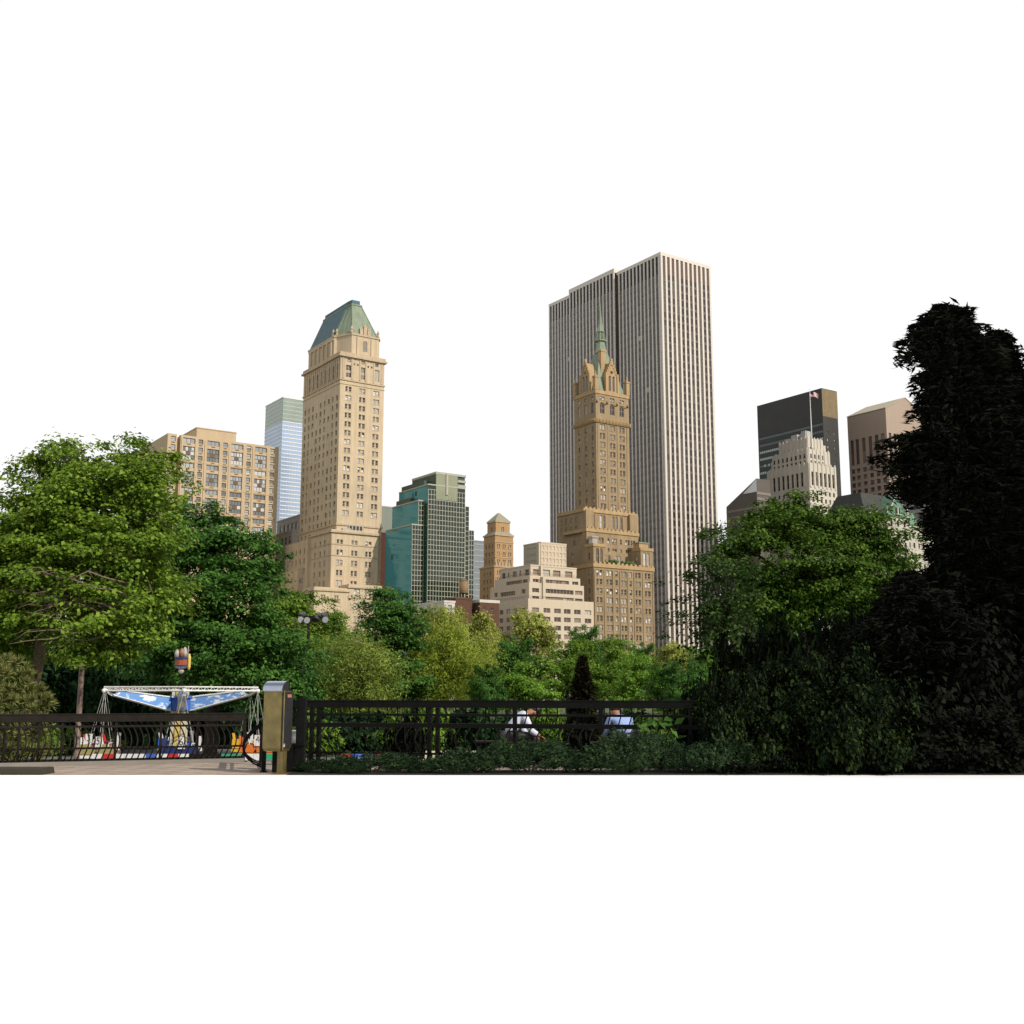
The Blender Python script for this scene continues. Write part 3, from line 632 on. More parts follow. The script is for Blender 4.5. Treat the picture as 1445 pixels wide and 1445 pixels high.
def white_flats():
    b = Bld('terraced_flats', 'cream apartment building stepping back in terraces with ribbon windows, left of the spired tower', 'apartment building', 745.3, 846.5, 400, TR, BROWNW, PALE)
    k = MB(); ucols = (3.2, 8.2, 12.9, 17.3, 21.9, 26.8); vc = (3.2, 8.0, 12.4, 16.9, 21.3, 25.6)
    b.tier(k, 0, 29.5, 0, 28.3, 0, 36.6, [(u, z, 3.0, 1.7, 'ribbon') for u in ucols for z in rows(33.2, 3.05, 8)], [(v, z, 2.4, 1.7, 'ribbon') for v in vc for z in rows(33.2, 3.05, 8)], .4)
    def t(u0, u1, v0, v1, z0, z1, wr, wl): b.tier(k, u0, u1, v0, v1, z0, z1, wr, wl, .5)
    t(1.1, 25.8, 1, 26, 36.6, 42.4, [(4, z, 3.0, 1.5, 'ribbon') for z in (40.3, 37.5)] + [(14.4, z, 13.2, 1.6, 'ribbon') for z in (40.3, 37.5)] + [(23.4, z, 3.4, 1.5, 'ribbon') for z in (40.3, 37.5)],
      [(14.5, z, 9.5, 1.6, 'ribbon') for z in (39.8, 37.4)] + [(4.4, z, 2.4, 1.6, 'ribbon') for z in (40, 37.4)] + [(22, z, 2.2, 1.6, 'ribbon') for z in (40, 37.4)])
    t(2.2, 24.9, 2.0, 24.6, 42.4, 45.2, [(4.8, 43.9, 2.6, 1.2, 'ribbon'), (14, 43.9, 11.4, 1.3, 'ribbon'), (22.6, 43.9, 2.8, 1.2, 'ribbon')], [(12, 43.8, 10, 1.3, 'ribbon'), (5, 43.8, 3, 1.2, 'ribbon')])
    t(3.2, 24.0, 3.0, 22.6, 45.2, 49.3, [(5.5, 47.1, 2.4, 2.0, 'plain'), (10.2, 47.1, 3.4, 2.2, 'plain'), (14.9, 47.1, 3.4, 2.2, 'plain'), (20.4, 47.1, 3.4, 2.2, 'plain')], [(5.3, 47, 2.6, 2.2, 'plain'), (9.5, 47, 1, 1.8, 'plain'), (13, 47, 2.6, 2, 'plain'), (17, 47, 1, 1.8, 'plain'), (20.2, 47, 2.2, 2, 'plain')])
    k.box(6.8, 8.0, .4, 2.999, 36.6, 45.3); k.box(7, 7.9, 1.9, 2.998, 45.2, 49.5)
    b.ring(k, 0, 29.5, 0, 28.3, 36.5, 37.2, .001, th=.3); b.ring(k, 1.1, 25.8, 1, 26, 42.3, 43.0, .001, th=.3); b.ring(k, 2.2, 24.9, 2, 24.6, 45.1, 45.7, .001, th=.3)
    k.build('wall', [PALE], b.root)
    c = MB(); b.ring(c, 3.2, 24, 3, 22.6, 49.2, 49.7, .12)
    c.build('coping', [PALE], b.root)
    c = MB()
    for (u0, u1, v0, v1, z) in ((.15, 29.3, .15, 28, 37.2), (2.35, 24.8, 2.15, 24.4, 45.7)):
        for u in np.arange(u0, u1, 1.1): c.tube([(u, v0, z), (u, v0, z + .9)], .035, 4)
        for v in np.arange(v0, v1, 1.1): c.tube([(u0, v, z), (u0, v, z + .9)], .035, 4)
        c.box(u0, u1, v0 - .03, v0 + .03, z + .88, z + .95); c.box(u0 - .03, u0 + .03, v0, v1, z + .88, z + .95)
    c.build('terrace_railing', [DK], b.root)
    b.done()
white_flats()

WHP = stone('white_painted_wall', lin(214, 208, 196, .74), .1, .2, .15); RBR = stone('red_brown_brick', lin(104, 74, 58, .7), .2, .3, .1)
b = simple('low_white_building', 'low white roadside building with a dark doorway, left of the water tank', 'building', 627, 849.6, 380, 4.2, 22, WHP, [(2.2, 1.9, 1.6, 2.0, 'plain')], [(3 + 3.2 * i, 2.3, 1.4, 1.6, 'plain') for i in range(6)]); b.done()
b = simple('brick_roof_block', 'red-brown brick block carrying the wooden water tank', 'building', 643, 845, 385, 6.5, 8, RBR); bw = b; b.done()
b = simple('dull_brick_house', 'dull brown brick building right of the water tank', 'building', 660, 853, 390, 9, 10, stone('grey_brown_brick', lin(120, 104, 84, .75), .2, .2, .1), [(2, 2.2, 1.1, 1.6, 'single'), (5, 2.2, 1.1, 1.6, 'single')]); b.done()  # even grey-brown brick
b = simple('cornice_brick_house', 'dark red brick house with a white cornice, left of the white terraced flats', 'building', 677, 849.5, 388, 8, 10, RBR, [(2, 2.6, 1.1, 1.6, 'single'), (5, 2.6, 1.1, 1.6, 'single')], cop=WHP, cap=.9); b.done()
# roof-top water tank
o = at(654, 845, 389); tk = thing('water_tank', 'round wooden water tank on a steel stand on the brick roof block', 'water tank', (o[0], o[1], o[2] - .1), 0)
k = MB(); k.lathe((0, 0, 2.0), [(1.45, 0), (1.55, .1), (1.5, 4.2)], 16); k.build('barrel', [stone('weathered_wood', lin(150, 122, 92, .7), .25, .5, .3)], tk, True)
k = MB(); k.lathe((0, 0, 6.2), [(1.65, 0), (1.6, .1), (.1, 1.1)], 16); k.build('lid', [stone('tank_lid_felt', lin(130, 110, 88, .7), .2)], tk)
for sx_ in (-.9, .9):
    for sy_ in (-.9, .9):
        k = MB(); k.tube([(sx_, sy_, 0), (sx_, sy_, 2.0)], .12, 6); k.build('leg', [DK], tk)
k = MB(); k.box(-1.3, 1.3, -.1, .1, 1.8, 2); k.box(-.1, .1, -1.3, 1.3, 1.805, 2.005); k.build('stand_beam', [DK], tk)

def right_group():
    # sloping-roof building
    b = Bld('slant_roof_building', 'dark building with a steeply slanting glazed top, just right of the striped skyscraper', 'building', 1067.3, 675, 520)
    H = b.zt; S1 = stone('banded_brown_granite', lin(118, 110, 102, .6), .1, .1, .05); S2 = plain('slanted_pale_glazing', (.55, .56, .58), .2, .2); S3 = stone('pink_granite_band', lin(160, 148, 140, .58), .1)
    k = MB(); ztip = 92.5; D = 19.9
    k.frust([(0, 0, 0), (9, 0, 0), (9, D, 0), (0, D, 0)], [(0, 0, H), (9, 0, H), (9, D, ztip), (0, D, ztip)]); k.build('wall', [S1], b.root)
    k = MB(); k.frust([(-.12, .1, H - 6.3), (-.002, .1, H - 6.3), (-.002, 8.6, H - 6.2), (-.12, 8.6, H - 6.2)], [(-.12, .1, H - .5), (-.002, .1, H - .5), (-.002, 8.6, H - 6.0), (-.12, 8.6, H - 6.0)]); k.build('glazing', [S2], b.root)
    k = MB()
    for i in range(8): k.box(-.1, -.003, 0, D, H - 14 - i * 3.2, H - 13 - i * 3.2)
    for i in range(10): k.box(-.13, 9.1, -.16, -.003, H - 7.5 - i * 2.6, H - 6.3 - i * 2.6, 0)
    k.build('granite_band', [S3], b.root)
    # black tower
    b = Bld('black_office_tower', 'black office tower with thin pale window bands, behind the white stepped building', 'skyscraper', 1159.2, 547.5, 650, DK, rnd_glass('lit_office_glass', [(0, (.08, .12, .11)), (.3, (.18, .25, .23)), (.75, (.38, .46, .43))], .15), DK)
    BL = stone('black_granite', (.045, .042, .038), .25, .1, .1, .5); H = b.zt; k = MB()
    zz = rows(H - 21.6, 4.35, 24)
    b.tier(k, 0, 13.5, 0, 51.4, 0, H, [(u, z - .6, 1.2, 1.5, 'plain') for u in (3.6, 9.6) for z in zz[1:]], [(25.7, z, 50.5, 1.6, 'plain0') for z in zz], .3)
    k.build('wall', [BL], b.root); k = MB(); k.box(-.05, 13.55, -.15, -.003, H - 17.0, H - .4); k.build('sunlit_louvre_band', [stone('sunlit_tan_louvre', lin(140, 122, 92, .75), .35, .35, .1)], b.root)  # tan louvre panel stands in for sunlit wall above a cast shadow
    # ribbons are many-light windows
    L_ = [w for w in b.w if w[6] == 'plain0']; b.w = [w for w in b.w if w[6] != 'plain0']
    for face, c, a, z, w, h, kk in L_:
        k = MB(); n = 30
        for i in range(n):
            x0 = -w / 2 + i * w / n; k.poly([(x0 + .06, 0, -h / 2), (x0 + w / n - .06, 0, -h / 2), (x0 + w / n - .06, 0, h / 2), (x0 + .06, 0, h / 2)], 1); k.box(x0 - .06, x0 + .06, -.1, .01, -h / 2, h / 2, 0)
        o = k.build('window_band', b.mats, b.root); o.location = (c, a, z); o.rotation_euler = (0, 0, -math.pi / 2)
    b.done()
    # white stepped building
    b = Bld('white_stepped_building', 'white art deco building stepping up to a flagpole, in front of the black tower', 'building', 1140.8, 653.3, 560, DK, DARKW, BR)
    WS = stone('white_limestone', lin(216, 206, 190, .72), .08, .08, .14); k = MB(); H = b.zt
    uc = [2.6 + 3.15 * i for i in range(6)]; vc = [4.6 + 3.1 * i for i in range(7)]
    b.tier(k, 0, 20.9, 0, 28, 0, H, [(u, H - 7.6, 1.4, 7.0, 'tall') for u in uc] + [(u, z, 1.3, 2.0, 'single') for u in uc for z in rows(H - 14.6, 3.9, 5)], [(v, H - 7.8, 1.5, 7.2, 'tall') for v in vc] + [(v, z, 1.4, 2.0, 'single') for v in vc for z in rows(H - 14.8, 3.9, 5)], .5)
    u2 = [3.6 + 2.9 * i for i in range(5)]; v2 = [3.4 + 2.9 * i for i in range(8)]
    b.tier(k, 1.2, 18, 1.2, 25, H, H + 7.8, [(u, z, 1.1, 2.0, 'single') for u in u2[:4] for z in (H + 4.4,)] + [(u, H + 1.4, 1.1, 1.2, 'plain') for u in u2[:4]], [(v, z, 1.2, 2.0, 'single') for v in v2 for z in (H + 4.4,)] + [(v, H + 1.4, 1.2, 1.2, 'plain') for v in v2], .4)
    b.tier(k, 2.6, 14.8, 2.6, 21.4, H + 7.8, H + 14, [(u, H + 8.9, .9, .8, 'plain') for u in (5, 8, 11)], [(v, H + 9, 1, .9, 'plain') for v in (6, 9, 12, 15, 18)], .4)
    k.box(2.0, 2.599, 25.1, 26.5, H, H + 5.2); k.box(15.4, 17.2, 3, 8, H + 7.8, H + 11.5)
    # fluted tops
    for u in np.arange(.8, 20.8, 3.15): k.box(u - .45, u + .45, -.35, -.002, H - 12, H + .9)
    for v in np.arange(3, 26, 3.1): k.box(-.35, -.002, v - .45, v + .45, H - 12, H + .9)
    for u in np.arange(2.2, 17.5, 2.9): k.box(u - .4, u + .4, .9, 1.198, H + .5, H + 8.5)
    for v in np.arange(2, 25, 2.9): k.box(.9, 1.198, v - .4, v + .4, H + .5, H + 8.5)
    for u in np.arange(3.4, 14.6, 2.4): k.box(u - .4, u + .4, 2.3, 2.598, H + 8, H + 14.6)
    for v in np.arange(4, 21, 2.4): k.box(2.3, 2.598, v - .4, v + .4, H + 8, H + 14.6)
    k.build('wall', [WS], b.root)
    k = MB(); k.box(4, 8, 4.6, 7.5, H + 14, H + 18.2); k.box(5, 9, 11, 15, H + 14, H + 17.5); k.box(5, 9, 16, 19.5, H + 14, H + 16.2); k.lathe((7, 9.5, H + 14), [(1.4, 0), (1.4, 3), (.2, 3.8)], 10)
    k.build('rooftop_plant', [GREYP], b.root); b.done()
    lp = Vector((b.ox, b.oy, GZ)) + Matrix.Rotation(TH, 3, 'Z') @ Vector((5.6, 1.95, H + 7.8))
    fp = thing('flagpole', 'white flagpole flying a red and white striped flag, on the white stepped building', 'flagpole', tuple(lp))
    ztop = at(1147.5, 550.5, lp[1])[2] - lp[2]
    k = MB(); k.lathe((0, 0, 0), [(.4, 0), (.28, .4), (.22, ztop * .5), (.12, ztop), (.25, ztop + .05), (.25, ztop + .35), (.02, ztop + .5)], 8); k.build('pole', [plain('white_pole_paint', (.7, .68, .64), .4)], fp)
    fm = [plain('flag_red', (.42, .04, .04), .8), plain('flag_white', (.7, .66, .62), .8), plain('flag_navy', (.03, .03, .12), .8)]; k = MB(); nx, nz = 12, 13
    def fpnt(i, j):
        x = 4.2 * i / nx; return (.15 + x * .98, .35 * math.sin(x * 2.1 + j * .1) , ztop - .4 - 2.6 * (1 - j / nz) - x * .34 - .25 * math.sin(x * 1.6))
    for i in range(nx):
        for j in range(nz):
            m = 2 if i < 5 and j >= 6 else (0 if j % 2 == 0 else 1); k.poly([fpnt(i, j), fpnt(i + 1, j), fpnt(i + 1, j + 1), fpnt(i, j + 1)], m)
    fl = k.build('flag', fm, fp); sol = fl.modifiers.new('thick', 'SOLIDIFY'); sol.thickness = .03
    # pink gabled tower
    b = Bld('pink_granite_tower', 'pinkish granite tower with a gabled top and tall window slots, partly behind the black spruce', 'skyscraper', 1249.4, 576, 650, DK, rnd_glass('grey_rose_glass', [(0, (.1, .075, .065)), (.5, (.14, .1, .085)), (.8, (.22, .17, .14))], .2), BR)
    PK = stone('pink_granite', lin(194, 172, 154, .64), .08, .05, .06); H = b.zt; k = MB()
    vc = [3.0, 7.4, 12.0, 16.8, 21.6, 25.4]; uc = [3 + 4.4 * i for i in range(8)]
    zs = rows(H - 34, 4.3, 14)
    b.tier(k, 0, 38, 0, 28, 0, H, [(u, H - 22, 2.3, 15, 'slot') for u in uc] + [(u, z, 2.4, 2.6, 'slot') for u in uc for z in zs], [(v, H - 22.5, 2.6, 15.5, 'slot') for v in vc] + [(v, z, 2.7, 2.7, 'slot') for v in vc for z in zs], .7)
    k.poly([(0, 0, H), (38, 0, H), (19, 0, H + 9)]); k.poly([(0, 28, H), (38, 28, H), (19, 28, H + 9)])
    k.build('wall', [PK], b.root)
    k = MB(); k.frust([(-.3, -.3, H + .05), (19, -.3, H + 9.05), (19, 28.3, H + 9.05), (-.3, 28.3, H + .05)], [(-.3, -.3, H + .5), (19, -.3, H + 9.5), (19, 28.3, H + 9.5), (-.3, 28.3, H + .5)])
    k.frust([(38.3, -.3, H + .05), (19, -.3, H + 9.05), (19, 28.3, H + 9.05), (38.3, 28.3, H + .05)], [(38.3, -.3, H + .5), (19, -.3, H + 9.5), (19, 28.3, H + 9.5), (38.3, 28.3, H + .5)])
    k.build('roof', [stone('pale_stone_roof', lin(196, 184, 160, .74), .08)], b.root); b.done()
    # chateau hotel with copper roof
    b = Bld('chateau_hotel', 'white hotel with steep dark roof and green copper gable, glimpsed beside black spruce', 'hotel', 1222, 735, 450, DK, DARKW, WHP)
    CW = stone('white_hotel_stone', lin(206, 198, 184, .72), .1, .1, .18); H = 72.5; k = MB()
    b.tier(k, 0, 60, 0, 24, 0, H, [(u, z, 1.3, 2.2, 'single') for u in np.arange(2.5, 58, 3.1) for z in rows(H - 3.4, 4.3, 6)], [(v, z, 1.3, 2.2, 'single') for v in (4, 8, 12, 16) for z in rows(H - 3, 4.3, 5)], .4)
    b.tier(k, 12.0, 25.5, -1.2, -.003, 0, H + 2.8, [(u, z, 1.4, 2.2, 'single') for u in (14.5, 18.8, 23) for z in rows(H + .2, 4.3, 6)], [], .4)
    k.build('wall', [CW], b.root)
    c = MB(); b.ring(c, 0, 60, 0, 24, H - .3, H + .5, .5); b.ring(c, 0, 60, 0, 24, H - 11.6, H - 10.8, .7); c.build('cornice', [CW], b.root)
    r = MB(); r.frust([(.3, .3, H + .5), (59.7, .3, H + .5), (59.7, 23.7, H + .5), (.3, 23.7, H + .5)], [(5, 6, H + 13), (55, 6, H + 13), (55, 18, H + 13), (5, 18, H + 13)]); rf = r.build('roof', [stone('dark_slate', (.05, .052, .046), .3, .5, .2)], b.root)
    g = MB(); GC = stone('verdigris', lin(112, 146, 126, .75), .2, .4, .3)
    g.poly([(12, -1.3, H + 2.8), (25.5, -1.3, H + 2.8), (23.6, -1.3, H + 6.2), (18.75, -1.3, H + 12.5), (13.9, -1.3, H + 6.2)]); g.poly([(12, 8, H + 2.8), (25.5, 8, H + 2.8), (23.6, 8, H + 6.2), (18.75, 8, H + 12.5), (13.9, 8, H + 6.2)])
    q = [(25.5, 2.8), (23.6, 6.2), (18.75, 12.5), (13.9, 6.2), (12, 2.8)]
    for (u0, z0), (u1, z1) in zip(q, q[1:]): g.poly([(u0, -1.3, H + z0), (u1, -1.3, H + z1), (u1, 8, H + z1), (u0, 8, H + z0)])
    g.box(15.5, 22, -1.5, -1.302, H + 3.0, H + 3.4)
    gb = g.build('gable', [GC], rf)
    k = MB(); winmesh(k, 2.8, 2.6, 'pair'); o = k.build('window', b.mats, b.root); o.location = (18.75, -1.36, H + 5.6)
    k = MB()
    for u in (1, 5.5, 12.2, 25.3): k.lathe((u, -1.2, H + (2.8 if u > 10 else .5)), [(.5, 0), (.6, .6), (.35, 1), (.35, 3), (.5, 3.2), (.05, 4.6)], 7)
    for (u0, z0), (u1, z1) in zip(q[1:3], q[2:4]): k.tube([(u0, -1.4, H + z0), (u1, -1.4, H + z1)], .3, 5)
    k.build('finial', [CW], rf)
    k = MB(); k.frust([(27.5, -.6, H + .5), (33, -.6, H + .5), (33, 4, H + .5), (27.5, 4, H + .5)], [(28.5, 1, H + 6), (32, 1, H + 6), (32, 3, H + 6), (28.5, 3, H + 6)]); k.build('dormer', [GC], rf)
    b.done()
right_group()
#@@NEXT
# ------------------------------------------------------------------ ground
LAWN = MT('park_lawn'); _t = LAWN.n('ShaderNodeTexCoord'); _a = noise(LAWN, .25, 6, _t.outputs['Object'])
LAWN.l(LAWN.ramp(_a, [(.3, (.03, .05, .012)), (.55, (.06, .085, .02)), (.8, (.11, .1, .05))]), LAWN.b.inputs['Base Color']); LAWN.b.inputs['Roughness'].default_value = .95
def sheet(name, pts, z, mat, th=0):
    k = MB()
    if th: k.prism(pts, z - th, z)
    else: k.poly([(*p, z) for p in pts])
    return tag(k.build(name, mat), kind='structure')
EDGE, BACK = 18.5, 22.7
sheet('park_ground', [(-2500, BACK), (2500, BACK), (2500, 5000), (-2500, 5000)], GZ, LAWN.m)
# rink-side paving under the ride
sheet('ride_paving', [(-26, 44), (14, 44), (14, 74), (-26, 74)], GZ + .012, stone('ride_asphalt', (.15, .145, .13), .2, .4, 0))
# terrace of small hexagon-like blocks, and an added blank white ground before it
PV = MT('hex_paver'); tcn = PV.n('ShaderNodeTexCoord'); mp = PV.n('ShaderNodeMapping'); mp.inputs['Scale'].default_value = (3.6, 3.6, 3.6); mp.inputs['Rotation'].default_value = (0, 0, .5); PV.l(tcn.outputs['Object'], mp.inputs[0])
bk = PV.n('ShaderNodeTexBrick'); bk.inputs['Color1'].default_value = (.40, .31, .235, 1); bk.inputs['Color2'].default_value = (.33, .255, .195, 1); bk.inputs['Mortar'].default_value = (.10, .08, .065, 1)
bk.inputs['Mortar Size'].default_value = .06; bk.inputs['Scale'].default_value = 1.0; bk.inputs['Row Height'].default_value = 1.6; bk.inputs['Brick Width'].default_value = 1.8
PV.l(mp.outputs[0], bk.inputs['Vector']); _a = noise(PV, 1.3, 5, tcn.outputs['Object'])
mx = PV.n('ShaderNodeMix', data_type='RGBA', blend_type='MULTIPLY'); mx.inputs[0].default_value = .5; PV.l(bk.outputs[0], mx.inputs[6]); PV.l(PV.ramp(_a, [(.2, (.6, .6, .6)), (.8, (1.2, 1.2, 1.2))]), mx.inputs[7]); PV.l(mx.outputs[2], PV.b.inputs['Base Color']); PV.b.inputs['Roughness'].default_value = .9
sheet('terrace_paving', [(-60, EDGE), (60, EDGE), (60, BACK), (-60, BACK)], 0, PV.m)
SOIL = stone('dark_planting_soil', (.018, .014, .01), .4, 2, .1, .95, .5, 9)
sheet('planting_bed', [((412 - CX) / F * EDGE, EDGE + .002), (60, EDGE + .002), (60, 19.6), ((420 - CX) / F * 19.6, 19.6)], .012, SOIL)
sheet('blank_foreground', [(-60, -30), (60, -30), (60, EDGE), (-60, EDGE)], 0, stone('blank_white_fill', (.93, .93, .93), .012, .3, 0, .9))  # added so the empty foreground burns out to white
k = MB(); k.box(-60, 60, BACK - .25, BACK, GZ, -.004); rw = tag(k.build('retaining_wall', stone('grey_rubble_wall', (.2, .19, .17), .3, .6, .1)), 'low grey retaining wall at the back of the railed terrace', 'wall')

# ------------------------------------------------------------------ vegetation kit
def leaf_mesh(name, pos, nrm, tan, size, asp, mats, fold=.12):
    n = len(pos); nrm = nrm / np.linalg.norm(nrm, axis=1, keepdims=True)
    tan = tan - nrm * (tan * nrm).sum(1, keepdims=True); tan /= np.maximum(np.linalg.norm(tan, axis=1, keepdims=True), 1e-6)
    bi = np.cross(nrm, tan); s = size[:, None]
    v = np.empty((n, 4, 3)); v[:, 0] = pos - tan * s * .5; v[:, 2] = pos + tan * s * .5
    v[:, 1] = pos + bi * s * asp * .5 + nrm * s * fold - tan * s * .05; v[:, 3] = pos - bi * s * asp * .5 + nrm * s * fold - tan * s * .05
    me = bpy.data.meshes.new(name); me.vertices.add(4 * n); me.vertices.foreach_set('co', v.reshape(-1))
    me.loops.add(4 * n); me.loops.foreach_set('vertex_index', np.arange(4 * n, dtype=np.int32))
    me.polygons.add(n); me.polygons.foreach_set('loop_start', np.arange(0, 4 * n, 4, dtype=np.int32))
    me.materials.append(mats); me.update(calc_edges=True); return me
def crown(name, lobes, nclump, nleaf, size, mat, seed=0, shell=.74, cr=.5, flat=.5, asp=.7, up=.9, droop=0.0, br=None, fill=.14):
    """foliage in flattened boughs set round the lobes, each bough a cluster of leaf clumps; some leaves inside"""
    g = np.random.default_rng(seed); lb = np.array(lobes, float); br = br or cr * 1.25
    w = (lb[:, 3] * lb[:, 5] + lb[:, 3] * lb[:, 4]); w /= w.sum()
    nb = max(12, int(nclump / 6.5)); li = g.choice(len(lb), nb, p=w); d = g.normal(size=(nb, 3)); d /= np.linalg.norm(d, axis=1, keepdims=True)
    rr = shell + (1.06 - shell) * g.random(nb) ** .6; inner = g.random(nb) < .16; rr[inner] *= g.random(inner.sum()) ** .5
    bc = lb[li, :3] + d * lb[li, 3:] * rr[:, None]; bz = br * (.55 + .9 * g.random(nb))
    bi_ = g.integers(0, nb, nclump); o1 = g.normal(size=(nclump, 3)) * np.array([.62, .62, .2]); o1[:, 2] -= .22 * (o1[:, 0] ** 2 + o1[:, 1] ** 2)
    cc = bc[bi_] + o1 * bz[bi_][:, None] + d[bi_] * .12; dc = d[bi_]; csz = cr * .62 * (.6 + .8 * g.random(nclump))
    nf = int(nclump * fill); lf = g.choice(len(lb), nf, p=w); df = g.normal(size=(nf, 3)); df /= np.linalg.norm(df, axis=1, keepdims=True)
    cc[:nf] = lb[lf, :3] + df * lb[lf, 3:] * (.75 * g.random(nf) ** .5)[:, None]; dc[:nf] = df; csz[:nf] = cr * 1.1
    ci = np.repeat(np.arange(nclump), nleaf); n = len(ci)
    off = g.normal(size=(n, 3)) * np.array([1, 1, flat]) * .6; pos = cc[ci] + off * csz[ci][:, None]
    if droop: pos[:, 2] -= droop * csz[ci] * (off[:, 0] ** 2 + off[:, 1] ** 2)
    nrm = dc[ci] * .5 + np.array([0, 0, up]) + off * .45 + g.normal(size=(n, 3)) * .36
    tan = off * np.array([1, 1, .3]) + g.normal(size=(n, 3)) * .5 + np.array([0, 0, -.25])
    return leaf_mesh(name, pos, nrm, tan, size * (.55 + .8 * g.random(n)), asp, mat)
def limb(k, a, b, r0, r1, seg=4, wob=.12, rr=random):
    a, b = Vector(a), Vector(b); ln = (b - a).length; pts = []; rad = []
    for i in range(seg + 1):
        t = i / seg; p = a.lerp(b, t); p += Vector((rr.uniform(-1, 1), rr.uniform(-1, 1), rr.uniform(-.5, 1) + .6 * math.sin(t * math.pi))) * wob * ln * (0 if i in (0, seg) else .5)
        pts.append(p); rad.append(r0 + (r1 - r0) * t)
    k.tube(pts, rad, 6); return pts
def trunk_mesh(name, base, top, r, lobes, mat, seed=0, twigs=0):
    rr = random.Random(seed); k = MB(); base, top = Vector(base), Vector(top)
    k.tube([base - Vector((0, 0, .1)), base + Vector((0, 0, .3)), base.lerp(top, .5), top], [r * 1.5, r * 1.1, r * .85, r * .6], 8)
    for lb in lobes:
        st_ = base.lerp(top, rr.uniform(.45, .98)); c = Vector(lb[:3])
        pts = limb(k, st_, c, r * .45, r * .1, 5, .15, rr)
        for _ in range(3 + twigs):
            e = c + Vector((rr.uniform(-1, 1) * lb[3], rr.uniform(-1, 1) * lb[4], rr.uniform(-.7, .8) * lb[5])) * .9
            limb(k, pts[rr.randint(2, 4)], e, r * .14, r * .03, 4, .2, rr)
    return k.mesh(name, mat, True)
BARK = stone('grey_brown_bark', (.04, .032, .025), .35, 2, .4, .95); TWIG = stone('light_twig_bark', (.17, .125, .09), .35, 2, .3, .9); KBARK = stone('shade_black_bark', (.006, .005, .005), .3, 2, .3, .95)
LF_Y = leaf('yellow_green_leaf', (0.0501, 0.0941, 0.0103), (0.1442, 0.2375, 0.0225), (0.3006, 0.4129, 0.0562), .4, .5)
LF_D = leaf('deep_green_leaf', (0.0236, 0.0661, 0.0130), (0.0590, 0.1522, 0.0236), (0.1322, 0.2643, 0.0460), .35, .45)
LF_M = leaf('mid_green_leaf', (0.0610, 0.1293, 0.0159), (0.1452, 0.2818, 0.0305), (0.3050, 0.4880, 0.0683), .36, .35)
LF_B = leaf('bright_green_leaf', (0.0437, 0.0930, 0.0101), (0.1176, 0.2162, 0.0202), (0.2587, 0.3819, 0.0560), .4, .5)
LF_L = leaf('light_olive_leaf', (0.149, 0.178, 0.029), (0.310, 0.345, 0.069), (0.529, 0.529, 0.149), .38, .35)
LF_W = leaf('willow_leaf', (0.0987, 0.1404, 0.0266), (0.2062, 0.2796, 0.0455), (0.4111, 0.4769, 0.1075), .38, .4)
LF_S = leaf('shade_dark_shrub_leaf', (.006, .015, .006), (.015, .038, .014), (.04, .085, .026), .2, .8, .8, .03)  # shade under the trees is put into this dark leaf colour
LF_U = leaf('shade_dark_undergrowth_leaf', (0.0036, 0.0058, 0.0029), (0.0058, 0.0130, 0.0050), (0.0396, 0.0612, 0.0144), .15, .9, .7, .04)  # near-black leaf tones carry the shade over the undergrowth
LF_P = leaf('pine_needle', (.07, .085, .02), (.15, .165, .045), (.3, .29, .11), .15, 1.2)
LF_K = leaf('shade_black_needle', (.005, .0055, .004), (.0075, .0088, .0058), (.014, .016, .008), .03, .7, .9, .04)  # needles coloured almost black to stand in for deep shade
LF_J = leaf('juniper_needle', (.005, .013, .006), (.015, .036, .013), (.07, .12, .036), .12, 1.5, .7, .15)

def px_tree(name, label, cat, lobes_px, Y, mat, nclump, nleaf, size, trunk_px, r=.25, base_z=GZ, seed=0, group=None, bark=BARK, twigs=0, depth=.9, **kw):
    """lobes_px: (x, y, rx, ry, dY) ellipsoids of foliage, given where they stand in the view at distance Y + dY"""
    bx = at(trunk_px, 980, Y)[0]; t = thing(name, label, cat, (bx, Y, base_z), 0, group); lobes = []
    for x, y, rx, ry, dy in lobes_px:
        c = at(x, y, Y + dy); s = (Y + dy) / F
        lobes.append((c[0] - bx, dy, c[2] - base_z, rx * s, max(rx, ry) * s * depth, ry * s))
    link('crown', crown('crown', lobes, nclump, nleaf, size, mat, seed, **kw), t)
    cz = sum(l[2] for l in lobes) / len(lobes); cx = sum(l[0] for l in lobes) / len(lobes)
    link('trunk', trunk_mesh('trunk', (0, 0, 0), (cx * .6, 0, cz), r, lobes, bark, seed, twigs), t)
    return t

px_tree('broadleaf_tree', 'tall yellow-green tree with bare lower twigs at the far left edge', 'tree',
    [(92, 642, 36, 30, 1.2), (78, 676, 42, 36, 1), (110, 640, 26, 24, .5), (165, 664, 42, 30, 1), (62, 722, 46, 34, 0), (130, 715, 80, 55, 0), (200, 700, 38, 48, 0), (60, 790, 75, 60, -1), (150, 785, 75, 55, -1), (205, 780, 35, 50, 0),
     (40, 860, 60, 45, -1), (120, 865, 80, 45, -2), (195, 850, 45, 40, -1), (10, 770, 40, 70, 0), (-15, 840, 40, 60, 0), (-10, 905, 45, 40, 0), (8, 760, 30, 34, 0), (160, 905, 55, 24, -2), (20, 905, 30, 25, 0), (215, 745, 22, 40, 0), (206, 642, 26, 22, 1), (226, 652, 14, 24, 1.5), (195, 656, 24, 24, 1), (216, 672, 22, 32, 1.5), (100, 690, 60, 40, 1), (30, 745, 40, 36, 1), (225, 700, 20, 40, 1)],
    45, LF_Y, 1750, 52, .18, 30, .3, seed=1, bark=TWIG, twigs=4, cr=.62, br=.85, up=.8)
